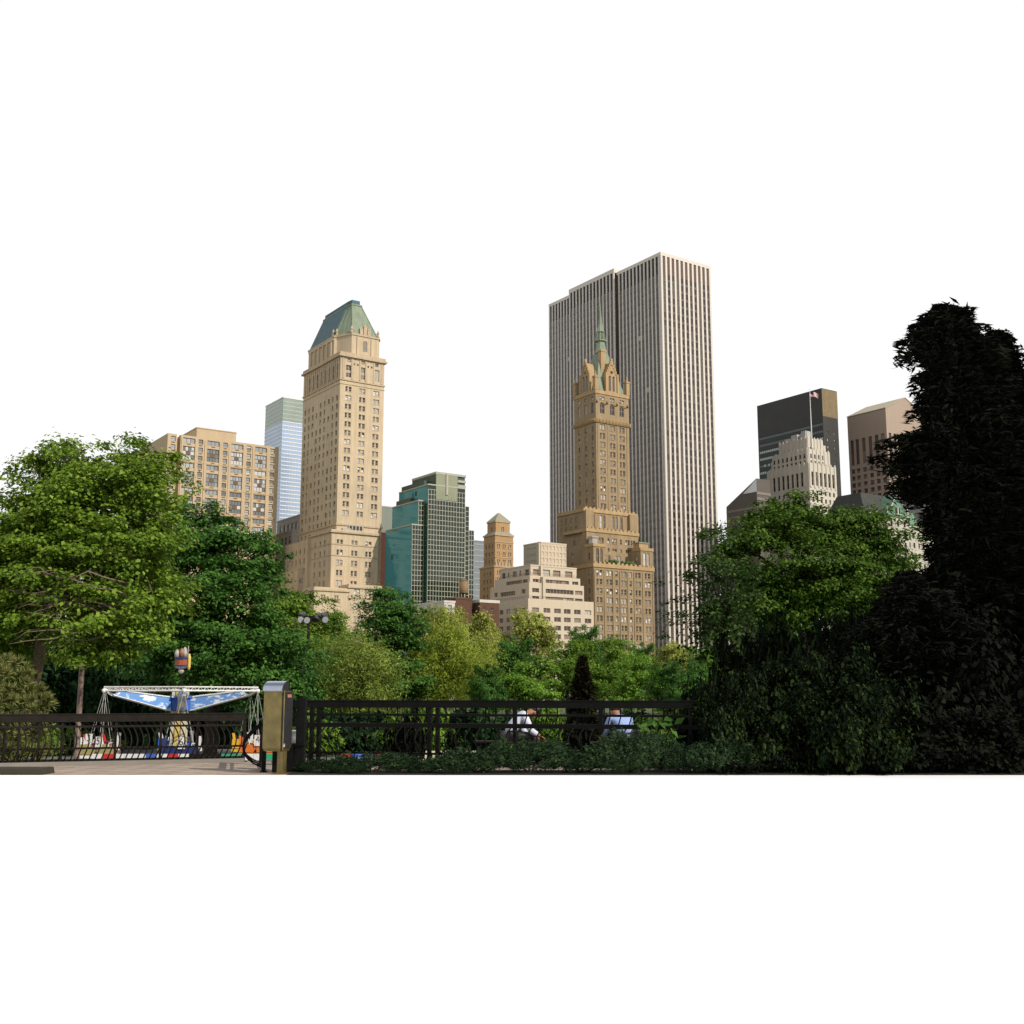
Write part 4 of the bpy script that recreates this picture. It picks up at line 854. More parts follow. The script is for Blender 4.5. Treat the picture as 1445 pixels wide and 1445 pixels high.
_k = MB(); _rr = random.Random(8); _bx = at(30, 980, 45)[0]
for _i in range(26):
    _y = _rr.uniform(822, 905); _a = Vector(at(_rr.uniform(95, 185), _y, 42.6 + _rr.uniform(-.8, .8))); _b = Vector(at(_rr.uniform(-5, 90), _y + _rr.uniform(-34, 26), 41.6 + _rr.uniform(-.8, .8)))
    _o = Vector((_bx, 45, GZ)); _p = limb(_k, _a - _o, _b - _o, .035, .009, 6, .12, _rr)
    for _j in range(3): limb(_k, _p[2 + _j], _p[2 + _j] + Vector((_rr.uniform(-.9, .2), _rr.uniform(-.3, .3), _rr.uniform(-.5, .4))), .012, .004, 3, .2, _rr)
_k.build('bare_twigs', TWIG, bpy.data.objects['broadleaf_tree'], True)
px_tree('maple_tree', 'dense dark green maple between the yellow-green tree and the amusement ride', 'tree',
    [(262, 765, 42, 40, 0), (305, 765, 32, 34, 0), (340, 775, 28, 36, 0), (368, 790, 17, 30, 0), (240, 830, 55, 60, 0), (300, 850, 60, 60, -2), (350, 860, 38, 65, -1), (270, 915, 60, 45, -1), (330, 930, 70, 45, -2), (385, 930, 40, 55, 0), (225, 930, 30, 40, 1), (285, 735, 18, 16, 0), (330, 738, 14, 14, 0), (366, 762, 10, 12, 0), (245, 740, 26, 24, 0), (395, 965, 45, 32, -1)],
    62, LF_D, 1250, 56, .22, 300, .35, seed=2, cr=.75, br=1.0)
px_tree('maple_tree', 'sunlit bright green maple in front of the white stepped building', 'tree',
    [(1060, 765, 48, 38, 0), (1105, 735, 40, 30, 0), (1160, 740, 38, 32, 0), (1200, 755, 28, 30, 0), (1130, 715, 24, 17, 0), (1085, 728, 22, 18, 0), (1040, 815, 45, 40, -1), (1110, 805, 65, 50, -2), (1175, 800, 45, 40, -1), (1090, 860, 60, 30, 0), (1160, 850, 55, 30, 0), (1238, 768, 26, 20, 0), (1020, 770, 24, 26, 0), (1225, 800, 34, 34, -1), (1268, 800, 24, 26, 0), (1210, 840, 40, 34, 0), (1208, 732, 26, 20, 0), (1240, 748, 22, 22, 0), (1040, 775, 26, 24, 0)],
    60, leaf('maple_green_leaf', (.02, .052, .006), (.062, .125, .013), (.17, .26, .04), .36, .5), 1350, 56, .19, 1130, .3, seed=3, cr=.7, br=.9)
px_tree('lacy_tree', 'thin dark tree through which the foot of the striped skyscraper shows', 'tree',
    [(1005, 790, 30, 34, 0), (985, 830, 22, 42, 0), (1015, 850, 40, 45, 0), (1000, 890, 38, 32, 0), (1035, 800, 30, 30, 1), (1040, 885, 38, 42, 0)],
    40, leaf('dim_lacy_leaf', (.01, .026, .007), (.024, .055, .012), (.1, .15, .03), .25, .6), 250, 24, .15, 1030, .16, seed=4, cr=.5, flat=.5, twigs=3)
px_tree('round_tree', 'round mid green tree below the copper-roofed tower, left of the floodlight mast', 'tree',
    [(405, 850, 30, 30, 0), (432, 870, 28, 28, 0), (400, 890, 40, 40, 0), (440, 915, 40, 40, 0), (385, 940, 30, 40, 0)], 105, LF_B, 440, 50, .28, 410, .3, seed=5, cr=.95)
px_tree('upright_tree', 'tall narrow dark green tree in front of the foot of the green glass tower', 'tree',
    [(535, 848, 24, 22, 0), (565, 858, 24, 22, 0), (520, 880, 24, 24, 0), (550, 890, 36, 30, 0), (578, 890, 14, 34, 0), (560, 930, 36, 34, 0), (535, 930, 30, 40, 0), (555, 970, 42, 26, 0)], 92, LF_D, 600, 54, .24, 550, .3, seed=6, cr=.8)
def willow(label, lobes, Y, px, seed, mat=LF_W):
    px_tree('weeping_willow', label, 'tree', lobes, Y, mat, 520, 56, .3, px, .25, seed=seed, cr=.75, flat=1.9, asp=.22, up=.1, droop=.5)
willow('drooping olive willow beside the narrow dark green tree', [(505, 915, 30, 28, 0), (490, 950, 34, 34, 0), (525, 950, 24, 38, 0), (470, 975, 30, 20, 0), (515, 980, 40, 18, 0)], 80, 505, 7)
willow('soft yellow-green willow-like tree in the centre of the tree belt', [(615, 905, 26, 30, 0), (640, 925, 34, 34, 0), (600, 950, 34, 36, 0), (650, 965, 34, 28, 0), (620, 980, 40, 16, 0), (670, 940, 18, 40, 0)], 95, 625, 8, leaf('spring_willow_leaf', (.13, .185, .02), (.26, .33, .035), (.42, .47, .08), .35, .4))

# belt trees beyond the rink: a few crowns, each tree its own copy
def proto(seed, mat, size=.27, nl=58, ncl=320):
    rr = random.Random(seed); lobes = [(0, 0, 5.6, 2.6, 2.6, 2.6)]
    for i in range(13):
        a = rr.uniform(0, 6.28); e = rr.uniform(-.5, 1.3); q = rr.uniform(1.5, 2.2)
        lobes.append((2.6 * math.cos(a) * math.cos(e), 2.6 * math.sin(a) * math.cos(e), 5.4 + 3.0 * math.sin(e), q, q, q * .8))
    return crown('crown', lobes, ncl, nl, size, mat, seed, cr=.8, flat=.5), trunk_mesh('trunk', (0, 0, 0), (0, 0, 5), .28, lobes, BARK, seed)
PRO = {k_: [proto(s_ + j, m_) for j in range(2)] for k_, m_, s_ in (('D', LF_D, 20), ('M', LF_M, 30), ('B', LF_B, 40), ('L', LF_L, 50))}
BELT = [  # x, top y, width px, distance, kind, label
    (478, 868, 84, 150, 'B', 'light green tree under the tan podium, right of the floodlight mast'),
    (600, 860, 72, 230, 'L', 'pale olive tree between the narrow dark tree and the low white building'),
    (657, 850, 92, 200, 'L', 'pale olive rounded tree below the water tank'),
    (628, 856, 72, 190, 'L', 'pale yellow-green tree hiding the foot of the low white building'),
    (690, 868, 56, 205, 'L', 'small pale olive tree at the left foot of the terraced flats'),
    (742, 862, 92, 210, 'L', 'pale olive tree in front of the terraced flats'),
    (822, 880, 66, 190, 'D', 'dark green tree top at the corner of terraced flats and spired tower'),
    (872, 898, 78, 200, 'M', 'mid green tree in front of the spired tower base'),
    (905, 905, 60, 215, 'D', 'dark tree top below the right edge of the spired tower'),
    (945, 908, 80, 210, 'L', 'olive tree at the foot of the striped skyscraper'),
    (1000, 912, 70, 200, 'M', 'mid green tree below the striped skyscraper, partly behind the lacy tree'),
    (460, 905, 84, 110, 'D', 'dark green tree in shade behind the end of the railing'),
    (420, 915, 90, 90, 'D', 'dark green tree right of the maple and behind the metal dispenser'),
    (690, 895, 74, 150, 'L', 'yellow-olive tree right of the soft willow-like tree'),
    (718, 897, 78, 130, 'D', 'dark green tree in front of the pale olive one, centre of the belt'),
    (745, 928, 105, 100, 'M', 'wide mid green tree above the man in white'),
    (800, 905, 90, 140, 'B', 'bright green tree right of the centre of the belt'),
    (850, 908, 90, 120, 'B', 'bright green tree behind the dark little conifer'),
    (690, 935, 60, 90, 'D', 'low dark green tree just over the railing in the middle'),
    (900, 925, 84, 105, 'M', 'mid green tree above the man in pale blue'),
    (945, 930, 80, 90, 'D', 'dark green tree at the right end of the belt'),
    (985, 925, 80, 75, 'D', 'dark tree behind the leafy undergrowth on the right'),
    (585, 930, 60, 120, 'L', 'yellow-green tree behind the willows'),
    (440, 880, 70, 140, 'L', 'pale green tree behind the floodlight mast'),
    (1210, 800, 90, 110, 'M', 'green tree in front of the white chateau hotel'),
    (1120, 870, 120, 85, 'D', 'shaded tree behind the bright maple trunk'),
    (50, 745, 120, 80, 'M', 'mid green tree behind the yellow-green tree'),
    (165, 735, 110, 75, 'D', 'dark green tree filling the gap behind the yellow-green tree'),
]
BG = 'trees of the belt beyond the rink'
for i, (px, ty, wpx, Y, kd, lb) in enumerate(BELT):
    cm, tm = PRO[kd][i % 2]; p0 = at(px, ty, Y); w_ = wpx * Y / F / 8.4; h_ = (p0[2] - GZ) / 9.3
    t = thing('belt_tree', lb, 'tree', (p0[0], Y, GZ), random.uniform(0, 6.28), BG); t.scale = (w_, w_, h_)
    link('crown', cm, t); link('trunk', tm, t)
# understorey shrubs in the shade beyond the ride and the railing
def bush_mesh(seed, mat, size=.2, n=230, nl=34):
    rr = random.Random(seed); lobes = [(rr.uniform(-.8, .8), rr.uniform(-.6, .6), rr.uniform(.3, 1.0), rr.uniform(.5, .8), rr.uniform(.5, .8), rr.uniform(.4, .7)) for _ in range(9)]
    k = MB()
    for lb in lobes: limb(k, (0, 0, -.1), lb[:3], .05, .015, 4, .2, rr)
    return crown('foliage', lobes, n, nl, size, mat, seed, cr=.32, flat=.6), k.mesh('stem', BARK, True)
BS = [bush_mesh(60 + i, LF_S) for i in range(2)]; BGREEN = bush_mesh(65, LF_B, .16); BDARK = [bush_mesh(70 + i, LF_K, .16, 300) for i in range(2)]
def bush(m, label, px, ty, wpx, Y, base, grp=None, name='shrub'):
    p0 = at(px, ty, Y); t = thing(name, label, 'shrub', (p0[0], Y, base), random.uniform(0, 6.28), grp); w_ = wpx * Y / F / 2.9; t.scale = (w_, w_, (p0[2] - base) / 1.65)
    link('foliage', m[0], t); link('stem', m[1], t); return t
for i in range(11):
    bush(BS[i % 2], 'shade-dark shrub in the thicket behind the amusement ride', -20 + i * 44, (868 if i < 6 else 905) + (i % 3) * 12, 95, 72 + (i % 2) * 4, GZ, 'shrubs in the shade behind the ride')
for i in range(4):
    bush(BGREEN, 'trimmed bright green hedge shrub left of the ride', 66 + i * 27, 1020 + i * 4, 50, 63 + i, GZ, 'hedge shrubs left of the ride')
for i in range(11):
    bush(BS[i % 2] if i % 3 else BGREEN, 'shrub low behind the right-hand railing', 420 + i * 58, 985 + (i % 3) * 6, 95, 62 + 3 * (i % 3), GZ, 'low shrubs behind the railing')
bush(BS[0], 'dark shrub under the far left tree, behind the pine', 40, 925, 150, 66, GZ)
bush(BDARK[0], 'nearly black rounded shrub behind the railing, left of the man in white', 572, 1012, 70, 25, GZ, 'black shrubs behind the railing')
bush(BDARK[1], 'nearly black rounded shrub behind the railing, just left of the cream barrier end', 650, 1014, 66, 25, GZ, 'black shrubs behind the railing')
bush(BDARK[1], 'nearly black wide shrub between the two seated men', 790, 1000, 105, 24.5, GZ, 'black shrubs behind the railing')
# small dark conifer
def conifer(name, label, px, ty, wpx, Y, base, mat, seed, n=9000):
    p0 = at(px, ty, Y); H = p0[2] - base; g = np.random.default_rng(seed); t = thing(name, label, 'tree', (p0[0], Y, base)); r0 = wpx * Y / F / 2
    z = g.random(n) ** .8; a = g.random(n) * 6.283; rmax = r0 * np.clip(1.02 - z, 0, 1) ** .85 * (1 + .35 * np.sin(a * 3 + z * 17) * np.cos(z * 31 + a)) ; rr = rmax * (.35 + .65 * g.random(n) ** .5)
    pos = np.stack([rr * np.cos(a), rr * np.sin(a), z * H], 1); d = np.stack([np.cos(a), np.sin(a), np.full(n, .35)], 1)
    link('foliage', leaf_mesh('foliage', pos, np.stack([np.zeros(n), np.zeros(n), np.ones(n)], 1) + g.normal(size=(n, 3)) * .5, d + g.normal(size=(n, 3)) * .4, .22 * (.6 + .8 * g.random(n)), .35, mat), t)
    k = MB(); k.tube([(0, 0, -.1), (0, 0, H * .95)], [.1, .015], 7); k.build('trunk', BARK, t)
conifer('small_conifer', 'small blackish brown conifer standing above the railing between the seated men', 822, 928, 84, 31, GZ, leaf('bronze_needle', (.006, .006, .003), (.013, .012, .005), (.05, .045, .014), .1, .9), 9)
# pine at the far left
def pine():
    Y = 36; t = thing('pine_tree', 'olive green pine with tufted needles low at the far left, behind the railing', 'tree', (at(20, 980, Y)[0], Y, GZ)); g = np.random.default_rng(12); s = Y / F; bx = at(20, 980, Y)[0]
    P_, D_ = [], []
    for i in range(300):
        x = g.uniform(-25, 74); top = 930 + max(0, (x - 30)) ** 1.35 * .34 + g.uniform(-3, 5); y = top + (1085 - top) * g.random() ** 1.2
        edge = 1 - (max(0, x) / 90) ** 2; c = np.array(at(x, y, Y)); c[0] -= bx; c[2] -= GZ; c[1] = -1.9 * edge * math.sin(min(1, (y - top) / 60 + .15) * 1.57) + g.uniform(-.2, .5)
        ax = np.array([g.uniform(-.5, .7), -.5, .8])
        for j in range(46):
            d = ax / np.linalg.norm(ax) + g.normal(size=3) * .75; d /= np.linalg.norm(d); P_.append(c + d * .13); D_.append(d)
    P_, D_ = np.array(P_), np.array(D_); n = len(P_)
    link('foliage', leaf_mesh('foliage', P_, np.cross(D_, g.normal(size=(n, 3))), D_, .3 * (.7 + .5 * g.random(n)), .13, LF_P, .02), t)
    k = MB(); k.tube([(0, 0, -.1), (.05, 0, 2.0), (.1, 0, 3.2)], [.14, .1, .03], 7); rr = random.Random(2)
    for i in range(16): z = .5 + i * .16; a = rr.uniform(3, 6.4); limb(k, (0, 0, z), (1.5 * math.cos(a) * (1.2 - z / 4), 1.5 * math.sin(a) * (1.2 - z / 4), z + .5), .05, .015, 4, .1, rr)
    k.build('trunk', BARK, t, True)
pine()
# spruces coloured near black for deep shade, filling the right of the view
def spruce(label, axis, Y, top, base, tiers, seed, ybot=1060):
    """tiers: (y px, reach to the left px, reach to the right px)"""
    g = np.random.default_rng(seed); b = at(axis, 980, Y); H = at(axis, top, Y)[2] - base
    t = thing('spruce_tree', label, 'tree', (b[0], Y, base), 0, 'shade-black spruces on the right'); P_, D_, S_ = [], [], []; k = MB(); s = Y / F
    k.tube([(0, 0, -.1), (0, 0, H * .5), (0, 0, H * .97)], [.2, .13, .02], 8)
    ys = np.array([q[0] for q in tiers], float); lr = np.array([q[1] for q in tiers], float); rr_ = np.array([q[2] for q in tiers], float)
    z = .25
    while z < H - .1:
        yp = np.interp(z, [0, H], [1075, top]); l = np.interp(yp, ys, lr) * s; r = np.interp(yp, ys, rr_) * s
        for j in range(12):
            a = g.uniform(0, 6.283); ca = math.cos(a); l_ = max(l - .04, .12); reach = (l_ if ca < 0 else r) * abs(ca) + min(l_, r, 1.2) * .6 * abs(math.sin(a)); reach *= g.uniform(.62, 1.08)
            e = np.array([reach * ca / max(abs(ca), .01) * abs(ca), reach * math.sin(a) * .8, -reach * g.uniform(-.08, .1)])
            k.tube([(0, 0, z), tuple(e * .5 + (0, 0, z + .06 * reach)), tuple(e + (0, 0, z))], [.04, .025, .008], 4)
            m = max(24, int(reach * 130)); f = g.random(m) ** .75
            c = np.array([0, 0, z]) + e * f[:, None] + np.array([0, 0, 1]) * (.2 * reach * f * (1 - f))[:, None]
            side = np.cross(e, [0, 0, 1.0]); side /= max(np.linalg.norm(side), 1e-6); c += side * (g.normal(size=m) * .16 * (1.25 - f) * (.5 + .4 * reach))[:, None] + np.array([0, 0, -1]) * (np.abs(g.normal(size=m)) * .14)[:, None]
            P_.append(c); D_.append(e / max(reach, .1) + g.normal(size=(m, 3)) * .55 - np.array([0, 0, .25])); S_.append(.2 * (.6 + .8 * g.random(m)))
        z += .115
    P_, D_, S_ = np.concatenate(P_), np.concatenate(D_), np.concatenate(S_); n = len(P_)
    link('foliage', leaf_mesh('foliage', P_, np.array([0, 0, 1.0]) + g.normal(size=(n, 3)) * .45, D_, S_, .26, LF_K, .03), t)
    k.build('trunk', KBARK, t, True)
spruce('tall shade-black spruce with ragged drooping branches, its round top above the pink tower', 1372, 22.2, 424, 0, [(420, 14, 12), (440, 48, 30), (470, 64, 50), (500, 74, 70), (520, 60, 80), (560, 56, 90), (600, 62, 100), (622, 112, 110), (634, 70, 110), (656, 118, 110), (668, 74, 120), (688, 146, 120), (697, 74, 120), (722, 58, 120), (760, 58, 120), (820, 58, 120), (845, 110, 120), (900, 150, 120), (1000, 170, 120), (1080, 170, 120)], 21)
spruce('second shade-black spruce cut by the right edge of the view', 1440, 23.2, 462, 0, [(462, 8, 10), (485, 40, 30), (520, 60, 40), (600, 80, 60), (700, 100, 80), (850, 120, 100), (1080, 150, 120)], 22)
spruce('short shade-black spruce in front of the taller ones at the lower right', 1290, 20.6, 800, 0, [(800, 10, 10), (840, 46, 60), (880, 80, 90), (950, 110, 120), (1080, 130, 150)], 23)
# unseen trees added beyond the right edge to shade the foreground
for i, (x, y) in enumerate(((14.4, 19.6), (16.6, 17.6), (15.0, 22.6), (19.5, 20.0), (18.5, 15.6))):
    cm, tm = PRO['D'][i % 2]; t = thing('added_shade_tree', 'added unseen tree shading the right end of the railed terrace', 'tree', (x, y, 0), i * 1.3, 'added shade trees right of the terrace'); t.scale = (.62, .62, .95); link('crown', cm, t); link('trunk', tm, t)
# leafy undergrowth, coloured dark for shade, between the railing and the spruces
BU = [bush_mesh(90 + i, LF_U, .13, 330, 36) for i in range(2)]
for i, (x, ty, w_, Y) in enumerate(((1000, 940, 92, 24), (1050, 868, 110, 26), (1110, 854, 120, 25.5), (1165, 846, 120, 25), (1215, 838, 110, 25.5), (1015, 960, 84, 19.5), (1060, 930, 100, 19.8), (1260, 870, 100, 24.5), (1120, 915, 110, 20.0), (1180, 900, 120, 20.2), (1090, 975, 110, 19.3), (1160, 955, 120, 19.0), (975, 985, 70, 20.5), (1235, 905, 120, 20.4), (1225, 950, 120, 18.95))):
    bush(BU[i % 2], 'leafy undergrowth shrub in shade-dark tones, left of the black spruces', x, ty, w_, Y, 0 if Y < 22.7 else GZ, 'undergrowth shrubs beside the spruces')
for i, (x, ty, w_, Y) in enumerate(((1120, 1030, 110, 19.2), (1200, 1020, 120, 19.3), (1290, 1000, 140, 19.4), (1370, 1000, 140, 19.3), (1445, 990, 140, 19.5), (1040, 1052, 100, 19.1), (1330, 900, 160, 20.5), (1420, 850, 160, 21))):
    bush(BDARK[i % 2], 'shrub coloured black for deep shade at the lower right', x, ty, w_, Y, 0, 'black shrubs at the lower right')
# spreading junipers along the front of the terrace
def juniper_mesh(seed):
    g = np.random.default_rng(seed); P_, D_ = [], []
    for i in range(260):
        a = g.uniform(0, 6.283); r = g.random() ** .5; c = np.array([r * math.cos(a), r * math.sin(a) * .75, .12 + .75 * (1 - r * r) * g.uniform(.35, 1)]); ax = np.array([math.cos(a) + .6, math.sin(a), .55 + g.uniform(-.2, .5)]); ax /= np.linalg.norm(ax)
        m = 60; f = g.random(m); d = ax + g.normal(size=(m, 3)) * .3; P_.append(c + ax * (f * .46)[:, None] + g.normal(size=(m, 3)) * (.05 * (1.1 - f))[:, None]); D_.append(d)
    P_, D_ = np.concatenate(P_), np.concatenate(D_); P_[:, 2] = np.maximum(P_[:, 2], .03); n = len(P_)
    k = MB(); rr = random.Random(seed)
    for i in range(9): a = rr.uniform(0, 6.28); limb(k, (0, 0, -.05), (.7 * math.cos(a), .5 * math.sin(a), .4), .03, .01, 4, .2, rr)
    return leaf_mesh('foliage', P_, np.array([0, 0, 1.0]) + g.normal(size=(n, 3)) * .6, D_, .085 * (.6 + .9 * g.random(n)), .3, LF_J, .03), k.mesh('stem', BARK, True)
JM = [juniper_mesh(80), juniper_mesh(81), juniper_mesh(82)]
for i, (px, ty, w_, Y, lb) in enumerate((
    (462, 1072, 84, 18.95, 'low juniper at the left end of the row, beside the metal dispenser'), (525, 1062, 100, 18.98, 'second spreading juniper from the metal dispenser'),
    (600, 1068, 100, 18.98, 'third spreading juniper from the metal dispenser'), (675, 1056, 110, 18.98, 'feathery juniper left of the man in white'),
    (748, 1044, 110, 18.98, 'feathery juniper in front of the man in white'), (822, 1058, 110, 18.98, 'spreading juniper between the two seated men'),
    (892, 1034, 110, 18.98, 'taller juniper in front of the man in pale blue'), (965, 1048, 110, 18.98, 'spreading juniper right of the man in pale blue'),
    (1040, 1042, 120, 18.98, 'last spreading juniper at the dark undergrowth'))):
    m = JM[i % 3]; p0 = at(px, ty, Y); t = thing('juniper_shrub', lb, 'shrub', (p0[0], Y, 0), (i * 2.1) % .8 - .4, 'junipers along the terrace front'); w = w_ * Y / F / 2.0; t.scale = (w * 1.12, w * .42, p0[2] / 0.98)
    link('foliage', m[0], t); link('stem', m[1], t)
# broad-leaved plant before the man in blue
t = thing('broadleaf_plant', 'broad-leaved green plant in front of the man in pale blue', 'plant', (at(930, 1050, 19.7)[0], 19.7, 0)); g = np.random.default_rng(5); n = 34
a = g.random(n) * 6.283; rr_ = .1 + .35 * g.random(n); pos = np.stack([rr_ * np.cos(a), rr_ * .5 * np.sin(a), .35 + .5 * g.random(n)], 1)
link('leaf_cluster', leaf_mesh('leaf_cluster', pos, np.stack([np.cos(a) * .4, -np.ones(n) * .5, np.ones(n) * .7], 1) + g.normal(size=(n, 3)) * .3, np.stack([np.cos(a), np.sin(a), np.ones(n) * .6], 1), .2 + .12 * g.random(n), .42, LF_D, .06), t)
k = MB()
for i in range(n): k.tube([(pos[i, 0] * .2, pos[i, 1] * .2, 0), (pos[i, 0] * .7, pos[i, 1] * .7, pos[i, 2] * .6), tuple(pos[i])], .006, 4)
k.build('stem', BARK, t)
# ------------------------------------------------------------------ ironwork
IRON = plain('black_iron_paint', (.006, .006, .0056), .5, .0, .3, 8, .06); IRONB = plain('dark_brown_iron_paint', (.014, .0105, .008), .5, 0, .3, 8, .1)
def rail_fence(name, label, A, B_, zt, rails, spacing, posts, mat, belly, upper, zb=.1, pw=.035, side=1, sway=0.0):
    """A, B_: (x, y) ends; rails: (z, half height, half depth); balusters bulge by belly towards the camera side"""
    A, B_ = Vector((*A, 0)), Vector((*B_, 0)); d = (B_ - A); ln = d.length; d.normalize(); ang = math.atan2(d.y, d.x)
    t = thing(name, label, 'fence', tuple(A), ang)
    for z, hz, hy in rails:
        k = MB(); k.box(0, ln, -hy, hy, z - hz, z + hz); o = k.build('rail', mat, t)
    top = MB(); z, hz, hy = rails[0]; top.box(0, ln, -hy - .012, hy + .012, z + hz + .001, z + hz + .018); top.build('rail_cap', mat, t)
    zl = rails[-1][0]
    def bal():
        k = MB(); pts = []; z2 = rails[upper][0]
        for i in range(11):
            f = i / 10; z = zl + (z2 - zl) * f; pts.append((sway * math.sin(math.pi * (f ** 1.3)), side * belly * math.sin(math.pi * (f ** .8)), z))
        k.tube(pts, .013, 5)
        q = [(0, 0, z2), (-sway * .3, -side * belly * .2, z2 + (rails[0][0] - z2) * .1), (-sway * .75, -side * belly * .38, z2 + (rails[0][0] - z2) * .45), (-sway * .9, 0, rails[0][0])] if belly else []
        if q: k.tube(q, .012, 5)
        k.tube([(0, 0, zb), (0, 0, zl)], .012, 5); return k.mesh('baluster', mat, True)
    bm_ = bal(); n = min(100, int(ln / spacing))
    for i in range(n): link('baluster', bm_, t, ((i + .5) * ln / n, 0, 0))
    k = MB(); k.box(-pw, pw, -pw, pw, 0, rails[0][0] - rails[0][1] - .002); k.box(-.06, .06, -.06, .06, 0, .02); pm = k.mesh('post', mat)
    for p in posts: link('post', pm, t, (p * ln, 0, 0))
    return t
xl = lambda px, Y: (px - CX) / F * Y * 1.0
rail_fence('left_railing'.replace('left_', 'bellied_'), 'dark bellied iron railing along the paved terrace at the left, before the ride', (xl(-60, 20.3), 20.3), (xl(352, 22.2), 22.2), .9,
    [(.84, .065, .05), (.69, .018, .03), (.3, .018, .02), (.09, .02, .02)], .105, [.15, .18, .225, .29, .365, .545, .70, .83, 1.0], IRONB, -.2, 1, .0, pw=.022, sway=.085)
rail_fence('bellied_railing', 'tall black bellied iron railing in front of the two seated men', (xl(396, 22.0), 22.0), (xl(1190, 19.18), 19.18), 1.15,
    [(1.09, .06, .05), (.9, .022, .03), (.71, .04, .04), (.2, .02, .02)], .19, [.0, .07, .084, .295, .31, .45, .6, .75, 1.0], IRON, -.22, 2, .0, sway=-.07)
# return of the railing beside the dispenser
t = rail_fence('bellied_railing', 'short end of black bellied railing curving out beside the metal dispenser', (xl(376, 21.2), 21.2), (xl(380, 19.2), 19.2), .9, [(.8, .03, .03), (.62, .018, .02), (.05, .02, .02)], .62, [0.0, 1.0], IRON, .34, 0, .0, side=-1)
k = MB(); k.box(xl(-70, 20.3), xl(352, 20.3) + .3, -.11, .11, 0, .07); c = k.build('concrete_kerb', stone('grey_kerb_stone', (.2, .185, .16), .25, 1.2, .1)); c.location = (0, 20.42, 0); tag(c, 'low grey concrete kerb under the left railing', 'kerb')
A_, B__ = Vector((xl(-60, 20.3), 20.3, 0)), Vector((xl(352, 22.2), 22.2, 0)); k.v = []; k.f = []; k.m = []; d_ = B__ - A_; k.box(0, d_.length, -.1, .1, 0, .07); c.data = k.mesh('concrete_kerb', c.data.materials[0]); c.location = A_; c.rotation_euler = (0, 0, math.atan2(d_.y, d_.x))
# dark low slab at the bottom left
k = MB(); x1 = xl(84, 18.8); k.frust([(x1 - 2.2, 18.55, 0), (x1, 18.55, 0), (x1, 19.05, 0), (x1 - 2.2, 19.05, 0)], [(x1 - 2.2, 18.56, .1), (x1 - .02, 18.56, .1), (x1 - .02, 19.04, .1), (x1 - 2.2, 19.04, .1)])
tag(k.build('stone_slab', stone('dark_olive_stone', (.035, .032, .02), .3, 1.5, .1)), 'dark low stone slab on the paving at the lower left corner', 'slab')

# ------------------------------------------------------------------ metal dispenser on a post
BRASS = plain('dull_brass_reflecting_steel', (.15, .115, .04), .42, .55, .5, 5, .5); STEEL = plain('brushed_steel', (.42, .45, .52), .25, .9, .1, 6); BLK = plain('black_enamel', (.012, .012, .012), .5)
D0 = at(392, 1085, 18.85); t = thing('dispenser', 'brassy metal box with curved steel hood on a square post before the railing', 'dispenser', (D0[0], 18.85, 0), R(-22))
w, dp, zb, zt = .34, .3, .41, 1.33
k = MB(); k.box(-w / 2 - .04, w / 2 - .04, -dp / 2, dp / 2, zb, zt); k.frust([(-w / 2 - .02, -dp / 2 + .02, zb - .05), (w / 2 - .06, -dp / 2 + .02, zb - .05), (w / 2 - .06, dp / 2 - .02, zb - .05), (-w / 2 - .02, dp / 2 - .02, zb - .05)], [(-w / 2 - .04, -dp / 2, zb - .001), (w / 2 - .04, -dp / 2, zb - .001), (w / 2 - .04, dp / 2, zb - .001), (-w / 2 - .04, dp / 2, zb - .001)])
body = k.build('body', BRASS, t); bv = body.modifiers.new('b', 'BEVEL'); bv.width = .008; bv.segments = 2
k = MB(); n = 12; x0, x1 = -w / 2 - .055, w / 2 - .025; pr = [(-(dp / 2 + .02) * math.cos(math.pi * .62 * i / n) - 0.0 , zt + .002 + .155 * math.sin(math.pi * .62 * i / n)) for i in range(n + 1)]
for (y0, z0), (y1, z1) in zip(pr, pr[1:]):
    k.poly([(x0, y0, z0), (x1, y0, z0), (x1, y1, z1), (x0, y1, z1)]); k.poly([(x0, y0 * .93, z0 - .01), (x1, y0 * .93, z0 - .01), (x1, y1 * .93, z1 - .012), (x0, y1 * .93, z1 - .012)])
hd = k.build('hood', STEEL, t, True)
k = MB(); fan = [(y * .95, z - .006) for y, z in pr] + [(pr[-1][0] * .95, zt + .004)]
for x in (x0 + .01, x1 - .01): k.poly([(x, y, z) for y, z in fan])
k.poly([(x0, pr[-1][0] * .95, zt), (x1, pr[-1][0] * .95, zt), (x1, pr[-1][0] * .95, pr[-1][1]), (x0, pr[-1][0] * .95, pr[-1][1])]); k.build('hood_cheek', BLK, t)
k = MB(); k.box(w / 2 - .038, w / 2 + .0, -dp / 2 + .02, dp / 2 - .03, zb + .02, zt - .02); k.build('shaded_side_cover', BLK, t)  # black colour holds the shade on the box's right side
k = MB(); k.tube([(w / 2 + .0, -dp / 2 + .015, zb - .02), (w / 2 + .0, -dp / 2 + .015, zt + .01)], .01, 6); k.build('edge_trim', BRASS, t)
k = MB(); k.box(w / 2 + .001, w / 2 + .012, -.05, .06, zt - .11, zt - .06); k.build('label_plate', plain('worn_red_label', (.3, .12, .08), .5, 0, .5, 40), t)
k = MB(); k.box(.02, .13, -.06, .05, 0, zb - .052); k.box(-.03, .18, -.11, .1, 0, .02); k.build('post', BRASS, t)
k = MB(); k.lathe((w / 2 + .01, -dp / 2 + .03, zb + .02), [(.02, 0), (.025, .04), (.01, .06)], 8); k.build('lock', STEEL, t)
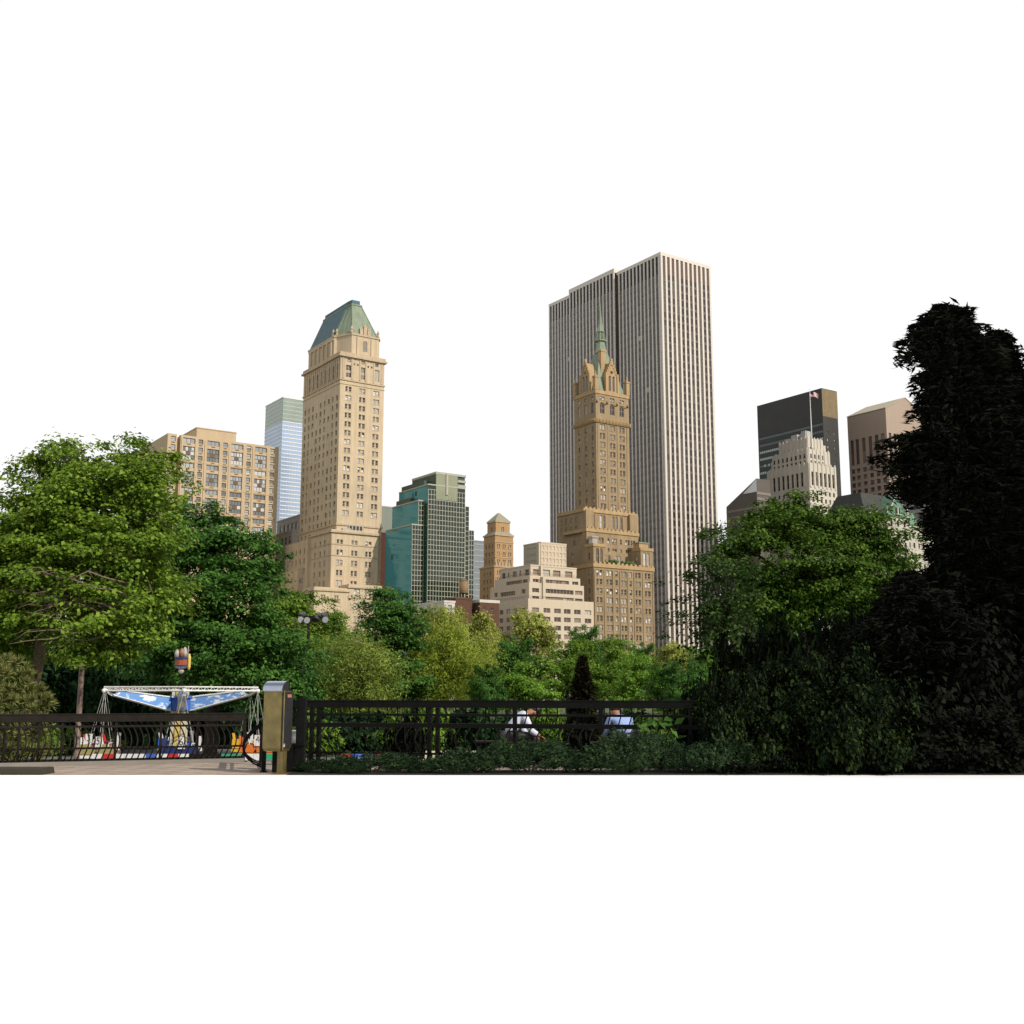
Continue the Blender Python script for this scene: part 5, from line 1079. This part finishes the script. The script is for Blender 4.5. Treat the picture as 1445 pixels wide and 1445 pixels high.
# black post block behind it and a pale tub
k = MB(); k.prism([(-.17, -.14), (.17, -.14), (.17, .14), (-.17, .14)], 0, .44); k.box(.2, .34, -.1, .1, 0, 1.22); k.box(-.2, .36, -.15, .15, .44, .47)
pb = k.build('iron_pier', IRON); pb.location = (D0[0] + .02, 19.25, 0); tag(pb, 'black iron end pier of the railing, right behind the metal dispenser', 'pier')
tb = thing('tub', 'pale grey tapered tub between the dispenser and the railing', 'tub', (at(419, 1050, 21.0)[0], 20.9, .0))
k = MB(); k.lathe((0, 0, .36), [(.09, 0), (.14, .14), (.17, .25), (.185, .255), (.185, .275), (.15, .276), (.13, .26)], 14); k.build('bowl', plain('grey_plastic', (.3, .32, .33), .4), tb, True)
k = MB(); k.lathe((0, 0, 0), [(.13, 0), (.05, .04), (.04, .36)], 10); k.build('foot', BLK, tb)

# ------------------------------------------------------------------ benches and seated people
WOOD = stone('dark_bench_wood', (.03, .022, .016), .3, 3, .2)
def bench(label, x, y, ln):
    t = thing('park_bench', label, 'bench', (x, y, 0))
    for i in range(4): k = MB(); k.box(-ln / 2, ln / 2, -.2 + i * .105, -.2 + i * .105 + .085, .385, .42); k.build('seat_slat', WOOD, t)
    for s in (-.42, .42): k = MB(); k.box(s * ln - .03, s * ln + .03, -.18, .18, .3, .384); k.box(s * ln - .03, s * ln + .03, -.18, -.12, 0, .3); k.box(s * ln - .03, s * ln + .03, .12, .18, 0, .3); k.build('leg', IRON, t)
def skin(name, verts, edges, rad, mats, parent, lev=2):
    me = bpy.data.meshes.new(name); me.from_pydata([tuple(v) for v in verts], edges, []); o = bpy.data.objects.new(name, me); COL.objects.link(o)
    m = o.modifiers.new('s', 'SKIN'); m.use_smooth_shade = True; m.branch_smoothing = .4
    for i, r in enumerate(rad):
        sv = me.skin_vertices[0].data[i]; sv.radius = r if isinstance(r, tuple) else (r, r); sv.use_root = (i == 0)
    s = o.modifiers.new('d', 'SUBSURF'); s.levels = s.render_levels = lev
    dg = bpy.context.evaluated_depsgraph_get(); nm = bpy.data.meshes.new_from_object(o.evaluated_get(dg)); bpy.data.objects.remove(o); bpy.data.meshes.remove(me)
    nm.name = name; nm.materials.clear()
    for q in mats: nm.materials.append(q)
    return link(name, nm, parent)
SKIN = plain('tanned_skin', (.34, .15, .075), .5, 0, .12, 20); HAIR = plain('black_hair', (.01, .008, .007), .5, 0, .3, 60)
def person(label, x, y, rz, lean, shirt, head_pitch):
    """local: +x is forward; seat top at z .42"""
    t = thing('person', label, 'person', (x, y, 0), rz)
    hip = Vector((0, 0, .53)); up = Vector((math.sin(lean), 0, math.cos(lean)))
    waist = hip + Vector((math.sin(lean * .45), 0, math.cos(lean * .45))) * .2; chest = waist + Vector((math.sin(lean * .9), 0, math.cos(lean * .9))) * .2
    neck = chest + Vector((math.sin(lean * 1.15), 0, math.cos(lean * 1.15))) * .14; hp = lean + head_pitch
    hb = neck + Vector((math.sin(hp), 0, math.cos(hp))) * .1; ht = hb + Vector((math.sin(hp), 0, math.cos(hp))) * .13
    V = [hip, waist, chest, neck, hb, ht]; E = [(0, 1), (1, 2), (2, 3), (3, 4), (4, 5)]; RD = [.07, .06, .055, .052, .082, .08]
    arms = []; cl = []
    for s in (-1, 1):
        sh = chest + Vector((.02, s * .19, .03)); el_ = sh + Vector((.1, s * .06, -.27)); wr_ = el_ + Vector((.2, -s * .05, -.1)); i = len(V)
        V += [sh, el_, wr_]; E += [(2, i), (i, i + 1), (i + 1, i + 2)]; RD += [.055, .043, .03]; arms.append((sh, el_, wr_, s))
        j = len(V); hj = hip + Vector((.03, s * .09, -.03)); kn = hj + Vector((.42, s * .07, .02)); an = kn + Vector((-.02, 0, -.42)); toe = an + Vector((.16, s * .02, -.05))
        V += [hj, kn, an, toe]; E += [(0, j), (j, j + 1), (j + 1, j + 2), (j + 2, j + 3)]; RD += [.085, .062, .045, .035]
    skin('body', V, E, RD, [SKIN], t)
    # hands: palm and five unequal curled fingers
    for sh, el_, wr_, s in arms:
        f = (wr_ - el_).normalized(); pal = wr_ + f * .075; sd = Vector((0, 1, 0)); vv = [wr_, pal]; ee = [(0, 1)]; rd = [(.026, .018), (.036, .014)]
        for q, (o_, l_) in enumerate(((-.03, .07), (-.01, .08), (.01, .075), (.03, .058))):
            i = len(vv); r0 = pal + sd * o_; vv += [r0, r0 + f * l_ * .5 + Vector((0, 0, -.008)), r0 + f * l_ * .75 + Vector((0, 0, -.035))]; ee += [(1, i), (i, i + 1), (i + 1, i + 2)]; rd += [.0095, .0085, .007]
        i = len(vv); vv += [wr_ + f * .03 - sd * s * .035, wr_ + f * .07 - sd * s * .055]; ee += [(0, i), (i, i + 1)]; rd += [.012, .009]
        skin('hand', vv, ee, rd, [SKIN], t, 1)
    vs = [hip + Vector((0, 0, -.02)), waist, chest, chest.lerp(neck, .95)]; es = [(0, 1), (1, 2), (2, 3)]; rs = [(.175, .135), (.168, .13), (.185, .16), (.105, .105)]
    for sh, el_, wr_, s in arms: i = len(vs); vs += [sh, el_, el_.lerp(wr_, .8)]; es += [(2, i), (i, i + 1), (i + 1, i + 2)]; rs += [.078, .064, .05]
    skin('shirt', vs, es, rs, [shirt], t)
    vt = [hip + Vector((0, 0, -.01))]; et = []; rt = [(.165, .125)]
    for s in (-1, 1): j = len(vt); hj = hip + Vector((.03, s * .09, -.03)); kn = hj + Vector((.42, s * .07, .02)); an = kn + Vector((-.02, 0, -.38)); vt += [hj, kn, an]; et += [(0, j), (j, j + 1), (j + 1, j + 2)]; rt += [.1, .077, .062]
    skin('trousers', vt, et, rt, [BLK], t)
    mid = hb.lerp(ht, .45); fw = Vector((math.cos(hp), 0, -math.sin(hp))); upv = Vector((math.sin(hp), 0, math.cos(hp)))
    k = MB(); k.ball((0, 0, 0), (.1, .088, .115), 16); hr = k.build('hair', HAIR, t, True); hr.location = mid - fw * .03 + upv * .045; hr.rotation_euler = (0, hp, 0)
    for s in (-1, 1):
        k = MB(); k.ball((0, 0, 0), (.018, .008, .03), 8); e = k.build('ear', SKIN, t, True); e.location = mid + Vector((0, s * .09, 0)) - upv * .02; e.rotation_euler = (0, hp, 0)
        k = MB(); k.ball((0, 0, 0), (.008, .012, .008), 8); e = k.build('eye', BLK, t, True); e.location = mid + fw * .083 + Vector((0, s * .033, 0))
    k = MB(); k.frust([(.075, -.014, -.035), (.11, -.012, -.035), (.11, .012, -.035), (.075, .014, -.035)], [(.07, -.006, .02), (.082, -.005, .02), (.082, .005, .02), (.07, .006, .02)]); e = k.build('nose', SKIN, t); e.location = mid; e.rotation_euler = (0, hp, 0)
    k = MB(); k.ball((0, 0, 0), (.008, .024, .006), 8); e = k.build('mouth', plain('lip', (.2, .06, .05), .5), t, True); e.location = mid + fw * .082 - upv * .062
    for s in (-1, 1):
        k = MB(); hj = hip + Vector((.03, s * .09, -.03)); an = hj + Vector((.4, s * .07, -.4)); k.ball((an.x + .06, an.y, .045), (.13, .05, .048), 10); k.build('shoe', BLK, t, True)
    return t
def cloth(name, c): return stone(name, c, .06, 9, .05, .85, .5, 14)
px1 = at(718, 1047, 21.5)[0]; bench('dark slatted bench under the man in white', px1, 21.5, 1.3)
person('man in a white shirt bent forward on a bench behind the railing', px1, 21.5, R(18), .92, cloth('white_shirt_cloth', (.62, .64, .76)), .45)
px2 = at(884, 1045, 21.0)[0]; bench('dark slatted bench under the man in pale blue', px2, 21.0, 1.3)
person('man in a pale blue shirt sitting with his back turned behind the railing', px2, 21.0, R(108), 1.08, cloth('pale_blue_shirt_cloth', (.30, .40, .66)), -.25)

# ------------------------------------------------------------------ lamp posts
def lamp():
    Y = 51; b = at(107, 1084, Y); zt = at(103, 797, Y)[2]; t = thing('lamp_post', 'brown park lamp post with a white globe half hidden in the yellow-green tree', 'lamp post', (b[0], Y, GZ)); h = zt - GZ
    k = MB(); k.lathe((0, 0, 0), [(.2, 0), (.2, .3), (.13, .4), (.115, h * .5), (.08, h - .3), (.12, h - .28), (.12, h - .2)], 10); k.build('pole', plain('brown_pole_paint', (.15, .1, .075), .5), t, True)
    k = MB(); k.ball((0, 0, h), .2, 12); k.build('globe', plain('white_globe_glass', (.7, .68, .66), .2), t, True)
    Y = 95; b = at(432, 1000, Y); zt = at(431, 874, Y)[2]; t = thing('floodlight_mast', 'dark mast carrying a row of round floodlights above the trees', 'floodlight', (b[0], Y, GZ)); h = zt - GZ
    k = MB(); k.lathe((0, 0, 0), [(.22, 0), (.15, 1), (.12, h)], 8); k.build('pole', IRONB, t); k = MB(); k.box(-.75, 1.3, -.06, .06, h - .06, h + .06); k.box(-.35, .75, -.12, -.062, h - .25, h + .3); k.build('crossbar', IRONB, t)
    fm = [plain('floodlight_shell', (.05, .05, .05), .4), plain('floodlight_lens', (.32, .32, .34), .15)]
    for x, z, fr in ((-.7, .0, 1), (-.62, .42, 0), (-.18, -.05, 1), (.72, .12, 0), (1.2, .35, 0), (1.35, .0, 1), (1.0, .3, 0)):
        k = MB(); k.tube([(0, .25, 0), (0, .1, 0), (0, -.12, 0), (0, -.2, 0)], [.1, .2, .28, .3], 12, 0); k.tube([(0, -.205, 0), (0, -.21, 0)], .26, 12, 1); o = k.build('floodlight', fm, t); o.location = (x, -.1, h + z); o.rotation_euler = (R(12), 0, R(25 if fr else 150))
lamp()

# ------------------------------------------------------------------ amusement ride
WHT = plain('white_steel_paint', (.72, .7, .68), .35); YEL = plain('yellow_steel_paint', (.62, .45, .12), .4); BLU = plain('blue_steel_paint', (.05, .12, .42), .35); NAVY = plain('navy_paint', (.02, .03, .12), .35)
CLD = MT('sky_mural_paint'); tcn = CLD.n('ShaderNodeTexCoord'); mp = CLD.n('ShaderNodeMapping'); mp.inputs['Scale'].default_value = (1.1, 1, 2.4); CLD.l(tcn.outputs['Object'], mp.inputs[0]); _a = noise(CLD, 1.7, 2, mp.outputs[0])
CLD.l(CLD.ramp(_a, [(.5, (.15, .32, .66)), (.56, (.75, .8, .86))]), CLD.b.inputs['Base Color']); CLD.b.inputs['Roughness'].default_value = .35
COLS = {'red': plain('red_car_paint', (.5, .03, .03), .3), 'khaki': plain('khaki_car_paint', (.34, .28, .12), .35), 'blue': plain('blue_car_paint', (.03, .1, .5), .3), 'navy': NAVY, 'yellow': plain('yellow_car_paint', (.68, .4, .03), .3), 'orange': plain('orange_car_paint', (.62, .16, .03), .3)}
CR = plain('cream_panel', (.6, .54, .4), .5); GRN = plain('green_panel_paint', (.03, .32, .16), .4); REDP = COLS['red']
def text_mesh(s, size, mat):
    c = bpy.data.curves.new('number', 'FONT'); c.body = s; c.size = size; c.align_x = 'CENTER'; c.align_y = 'CENTER'; c.extrude = .004
    o = bpy.data.objects.new('number', c); COL.objects.link(o); me = bpy.data.meshes.new_from_object(o.evaluated_get(bpy.context.evaluated_depsgraph_get())); bpy.data.objects.remove(o); me.materials.clear(); me.materials.append(mat); me.name = 'number'; return me
plain_rod = plain('grey_rod_steel', (.4, .4, .38), .4)
def ride():
    Y = 56.0; c = at(250.5, 1080, Y); t = thing('swing_ride', 'circular fairground ride with blue cloud-painted arms on a yellow and white column', 'fairground ride', (c[0], Y, GZ)); s = Y / F
    zz = lambda y: at(255, y, Y)[2] - GZ
    k = MB(); k.lathe((0, 0, .013), [(1.5, 0), (1.5, .12), (.7, .16), (.65, .4)], 20); k.build('base', plain('grey_base_paint', (.25, .24, .22), .5), t)
    k = MB()
    for a in range(4): k.box(-.34 + .5 * (a % 2), -.34 + .5 * (a % 2) + .17, -.3 + .4 * (a // 2), -.13 + .4 * (a // 2), .4, zz(972)); 
    k.build('column', CR, t); k = MB(); k.box(-.12, .1, -.36, .2, .4, zz(972) - .05); k.build('column_core', YEL, t)
    z0 = zz(992); k = MB(); k.lathe((0, 0, z0 - .4), [(.4, 0), (.62, .08), (.62, .62), (.75, .64), (.75, .74), (.45, .76)], 12); k.build('hub', BLU, t)
    k = MB()
    for i in range(14): a = i * math.tau / 14; k.ball((.77 * math.cos(a), .77 * math.sin(a), z0 + .29), .045, 6)
    k.build('hub_lamp_row', WHT, t)
    zt = zz(975); RR = 115 * s; tips = []
    for a_ in (168, 228, 288, 348, 48, 108):
        a = R(a_); d = Vector((math.cos(a), math.sin(a), 0)); n = Vector((-d.y, d.x, 0)); tip = d * RR + Vector((0, 0, zt)); tips.append((tip, d, n))
        k = MB(); lo0 = d * .6 + Vector((0, 0, z0 - .36)); hi0 = d * .6 + Vector((0, 0, z0 + .28)); lo1 = d * RR * .88 + Vector((0, 0, zt - .22)); hi1 = d * RR * .8 + Vector((0, 0, zt + .0))
        k.frust([tuple(p - n * .15) for p in (lo0, lo1, hi1, hi0)], [tuple(p + n * .15) for p in (lo0, lo1, hi1, hi0)]); arm = k.build('arm', CLD.m, t)
        k = MB(); k.tube([hi0 - n * .16, hi1 - n * .16, tip], .035, 6); k.tube([lo0 - n * .16, lo1 - n * .16, tip], .03, 6); k.tube([hi0 + n * .16, hi1 + n * .16, tip], .035, 6); k.tube([lo0 + n * .16, lo1 + n * .16, tip], .03, 6); k.ball(tip, .11, 8); k.build('tube_frame', WHT, arm)
        k = MB(); k.tube([tip, Vector((0, 0, zz(974)))], .035, 5); k.build('tie_rod', WHT, t)
    k = MB()
    for i in range(6):
        p, q = tips[i][0], tips[(i + 1) % 6][0]; h = Vector((0, 0, .17)); k.tube([p, q], .04, 5); k.tube([p + h, q + h], .035, 5)
        for j in range(12): a, b = p.lerp(q, j / 12), p.lerp(q, (j + 1) / 12); k.tube([a, a.lerp(b, .5) + h, b], .018, 4, cap=False)
    k.build('truss_ring', WHT, t)
    zc = zz(1051)
    cars = ('red', 'khaki', 'navy', 'orange', 'yellow', 'blue'); nums = ('3', '5', '6', '4', '1', '2'); off = {0: .15, 1: -.05, 2: -.35, 3: .0, 4: .0, 5: .5}
    lab = {'red': 'red ride car nearest the left rim of the ride', 'khaki': 'khaki ride car numbered 5', 'blue': 'blue ride car numbered 2', 'orange': 'orange ride car at the right rim of the ride', 'yellow': 'yellow ride car numbered 1', 'navy': 'navy blue ride car numbered 6'}
    WN = plain('number_black_paint', (.03, .02, .02), .5)
    for i, (tip, d, n) in enumerate(tips):
        o_ = Vector((d.x * RR * 1.02, d.y * RR * 1.02, 0)); cp_ = o_ + Vector((0, 0, zc))
        for sx_ in (-.55, .55):
            for sn in (-.3, .3):
                k = MB(); k.tube([tip, cp_ + n * sx_ + d * sn + Vector((0, 0, .05))], .009, 5); k.build('suspension_rod', plain_rod, t)
        car = thing('ride_car', lab[cars[i]], 'ride car', tuple(Vector((c[0], Y, GZ)) + cp_), 0, 'cars hanging from the ride'); m = COLS[cars[i]]; car.scale = (1.0, 1.1, 1.1)
        for r_ in range(2):
            ox = -.42 + .84 * r_
            k = MB(); pr = [(-.4, -.1), (-.36, -.26), (.3, -.28), (.42, -.12), (.4, .02), (.1, .06), (-.38, .16)]
            pts = [(ox + x, z) for x, z in pr]; k.frust([(x, -.34, z) for x, z in pts], [(x, .34, z) for x, z in pts]); bd = k.build('body', m, car); bv = bd.modifiers.new('b', 'BEVEL'); bv.width = .05; bv.segments = 2
            k = MB(); k.box(ox - .4, ox + .4, -.36, .36, -.42, -.3); k.build('skirt', WHT if cars[i] in ('red', 'khaki', 'blue') else m, car)
            k = MB(); k.frust([(ox - .36, -.22, .1), (ox - .28, -.22, .1), (ox - .28, .22, .1), (ox - .36, .22, .1)], [(ox - .44, -.2, .42), (ox - .38, -.2, .42), (ox - .38, .2, .42), (ox - .44, .2, .42)]); k.build('seat_back', m if cars[i] not in ('khaki', 'blue') else WHT, car)
            k = MB(); k.tube([(ox + .1, -.3, .06), (ox + .14, -.3, .2), (ox + .14, .3, .2), (ox + .1, .3, .06)], .02, 5); k.build('grab_bar', WHT, car)
        k = MB(); px_ = .1 if cars[i] != 'red' else -.5; k.box(px_ - .16, px_ + .16, -.4, -.36, .0, .46); pn = k.build('number_panel', WHT, car)
        o2 = link('number', text_mesh(nums[i], .42, WN), pn, (px_, -.402, .27), (R(90), 0, 0))
        k = MB(); k.box(.72, .9, -.05, .05, -.1, .5); k.build('tail_fin', WHT, car)
    # colourful ornament on a mast above the hub
    k = MB(); k.tube([(0, 0, zz(972)), (0, 0, zz(950))], .04, 6); orn = k.build('ornament_mast', IRONB, t); zo = zz(950) / 1.0
    OWH = plain('aged_white_paint', (.42, .38, .35), .45, 0, .35, 5); n0_ = len(orn.children)
    k = MB(); k.lathe((-.05, 0, zo), [(.12, 0), (.2, .12), (.12, .26), (.3, .32), (.42, .42)], 10); k.build('ornament_foot', OWH, orn)
    k = MB(); k.lathe((-.05, 0, zo + .42), [(.44, 0), (.44, .1)], 10); k.build('ornament_band', NAVY, orn); k = MB(); k.lathe((-.05, 0, zo + .52), [(.42, 0), (.42, .36)], 10); k.build('ornament_drum', plain('brown_red_paint', (.28, .08, .03), .4, 0, .5, 4), orn); k = MB(); k.lathe((-.05, 0, zo + .88), [(.45, 0), (.45, .14)], 10); k.build('ornament_band', NAVY, orn)
    for x, h, m in ((-.36, .5, OWH), (-.05, .58, plain('rust_paint', (.35, .14, .06), .4)), (.14, .66, OWH)):
        k = MB(); k.lathe((x, 0, zo + 1.02), [(.15, 0), (.16, h * .6), (.1, h * .85), (.02, h)], 10); k.build('ornament_figure', m, orn, True)
    k = MB(); k.lathe((.44, 0, zo + .2), [(.06, 0), (.11, .2), (.11, .8), (.05, 1.05)], 8); k.build('ornament_rocket', YEL, orn, True); k = MB(); k.tube([(.33, 0, zo + 1.0), (.36, 0, zo + 1.75)], .03, 5); k.build('ornament_rod', OWH, orn)
    for ch in orn.children: ch.matrix_local = Matrix.Translation((0, 0, zo)) @ Matrix.Scale(.76, 4) @ Matrix.Translation((0, 0, -zo))
    # low barrier round the ride, panel by panel
    Yb = 51.0
    for i in range(17):
        x0 = 130 + i * 15.2
        if 352 < x0 + 8 < 372: pass
        colr = ('white', 'red', 'white', 'white', 'white', 'blue', 'white', 'red', 'white', 'grey', 'grey', 'grey', 'green', 'green', 'white', 'white', 'green')[i]
        P0 = at(x0, 1070, Yb); t2 = thing('barrier_panel', {'white': 'white low barrier panel in front of the ride', 'red': 'red low barrier panel in front of the ride', 'blue': 'blue low barrier panel in front of the ride', 'green': 'green low barrier panel in front of the ride', 'grey': 'dark low barrier panel in front of the ride'}[colr], 'barrier', (P0[0], Yb, GZ), 0, {'white': 'white barrier panels', 'red': 'red barrier panels', 'blue': 'blue barrier panels', 'green': 'green barrier panels', 'grey': 'dark barrier panels'}[colr])
        m = {'white': WHT, 'red': REDP, 'blue': BLU, 'green': GRN, 'grey': IRONB}[colr]
        k = MB(); k.box(0, .46, -.03, .03, .34, .72); k.build('panel', m, t2)
        for x in (.03, .4): k = MB(); k.box(x, x + .03, -.025, .025, 0, .34); k.build('leg', IRONB, t2)
ride()
# barrier and balls right of the dispenser
for i in range(9):
    Yb = 47; P0 = at(418 + i * 15, 1070, Yb); col_ = 'green' if i % 3 else 'white'
    t2 = thing('barrier_panel', col_ + ' low barrier panel seen under the right railing', 'barrier', (P0[0], Yb, GZ), 0, col_ + ' barrier panels under the railing')
    k = MB(); k.box(0, .43, -.03, .03, .12, .52); k.build('panel', GRN if i % 3 else CR, t2)
    for x in (.03, .37): k = MB(); k.box(x, x + .03, -.025, .025, 0, .12); k.build('leg', IRONB, t2)
for i, (px, cc, lb) in enumerate(((489, REDP, 'red'), (503, BLU, 'blue'), (538, REDP, 'red and white'))):
    P0 = at(px, 1058, 48); t2 = thing('ride_tub', lb + ' rounded tub car behind the barrier under the right railing', 'ride car', (P0[0], 48, GZ)); r_ = .34
    k = MB(); k.lathe((0, 0, .3), [(.15, 0), (.34, .12), (.36, .3)], 14); k.build('hull', WHT, t2, True); k = MB(); k.lathe((0, 0, .6), [(.36, 0), (.34, .1), (.22, .28), (.04, .36)], 14); k.build('dome', cc, t2, True); k = MB(); k.lathe((0, 0, 0), [(.2, 0), (.1, .3)], 10); k.build('foot', IRONB, t2)
for i in range(6):
    Yb = 42; P0 = at(556 + i * 30, 1052, Yb); t2 = thing('rink_board', 'cream rink board seen low through the right railing', 'barrier', (P0[0], Yb, GZ), 0, 'cream rink boards')
    k = MB(); k.box(0, .77, -.04, .04, .05, 1.2); k.box(-.02, .79, -.07, .07, 1.2, 1.27); k.build('panel', CR, t2); k = MB(); k.box(-.015, .03, -.06, -.041, 0, 1.19); k.build('batten', plain('olive_batten', (.3, .27, .18), .5), t2)
for i in range(5):
    Yb = 40; P0 = at(1066 + i * 22, 1030, Yb); t2 = thing('rink_board', 'cream rink board glimpsed through the dark undergrowth', 'barrier', (P0[0], Yb, GZ), 0, 'cream rink boards in the undergrowth')
    k = MB(); k.box(0, .53, -.04, .04, .05, 1.7); k.build('panel', CR, t2); k = MB(); k.box(-.015, .02, -.06, -.041, 0, 1.69); k.build('batten', WHT, t2)
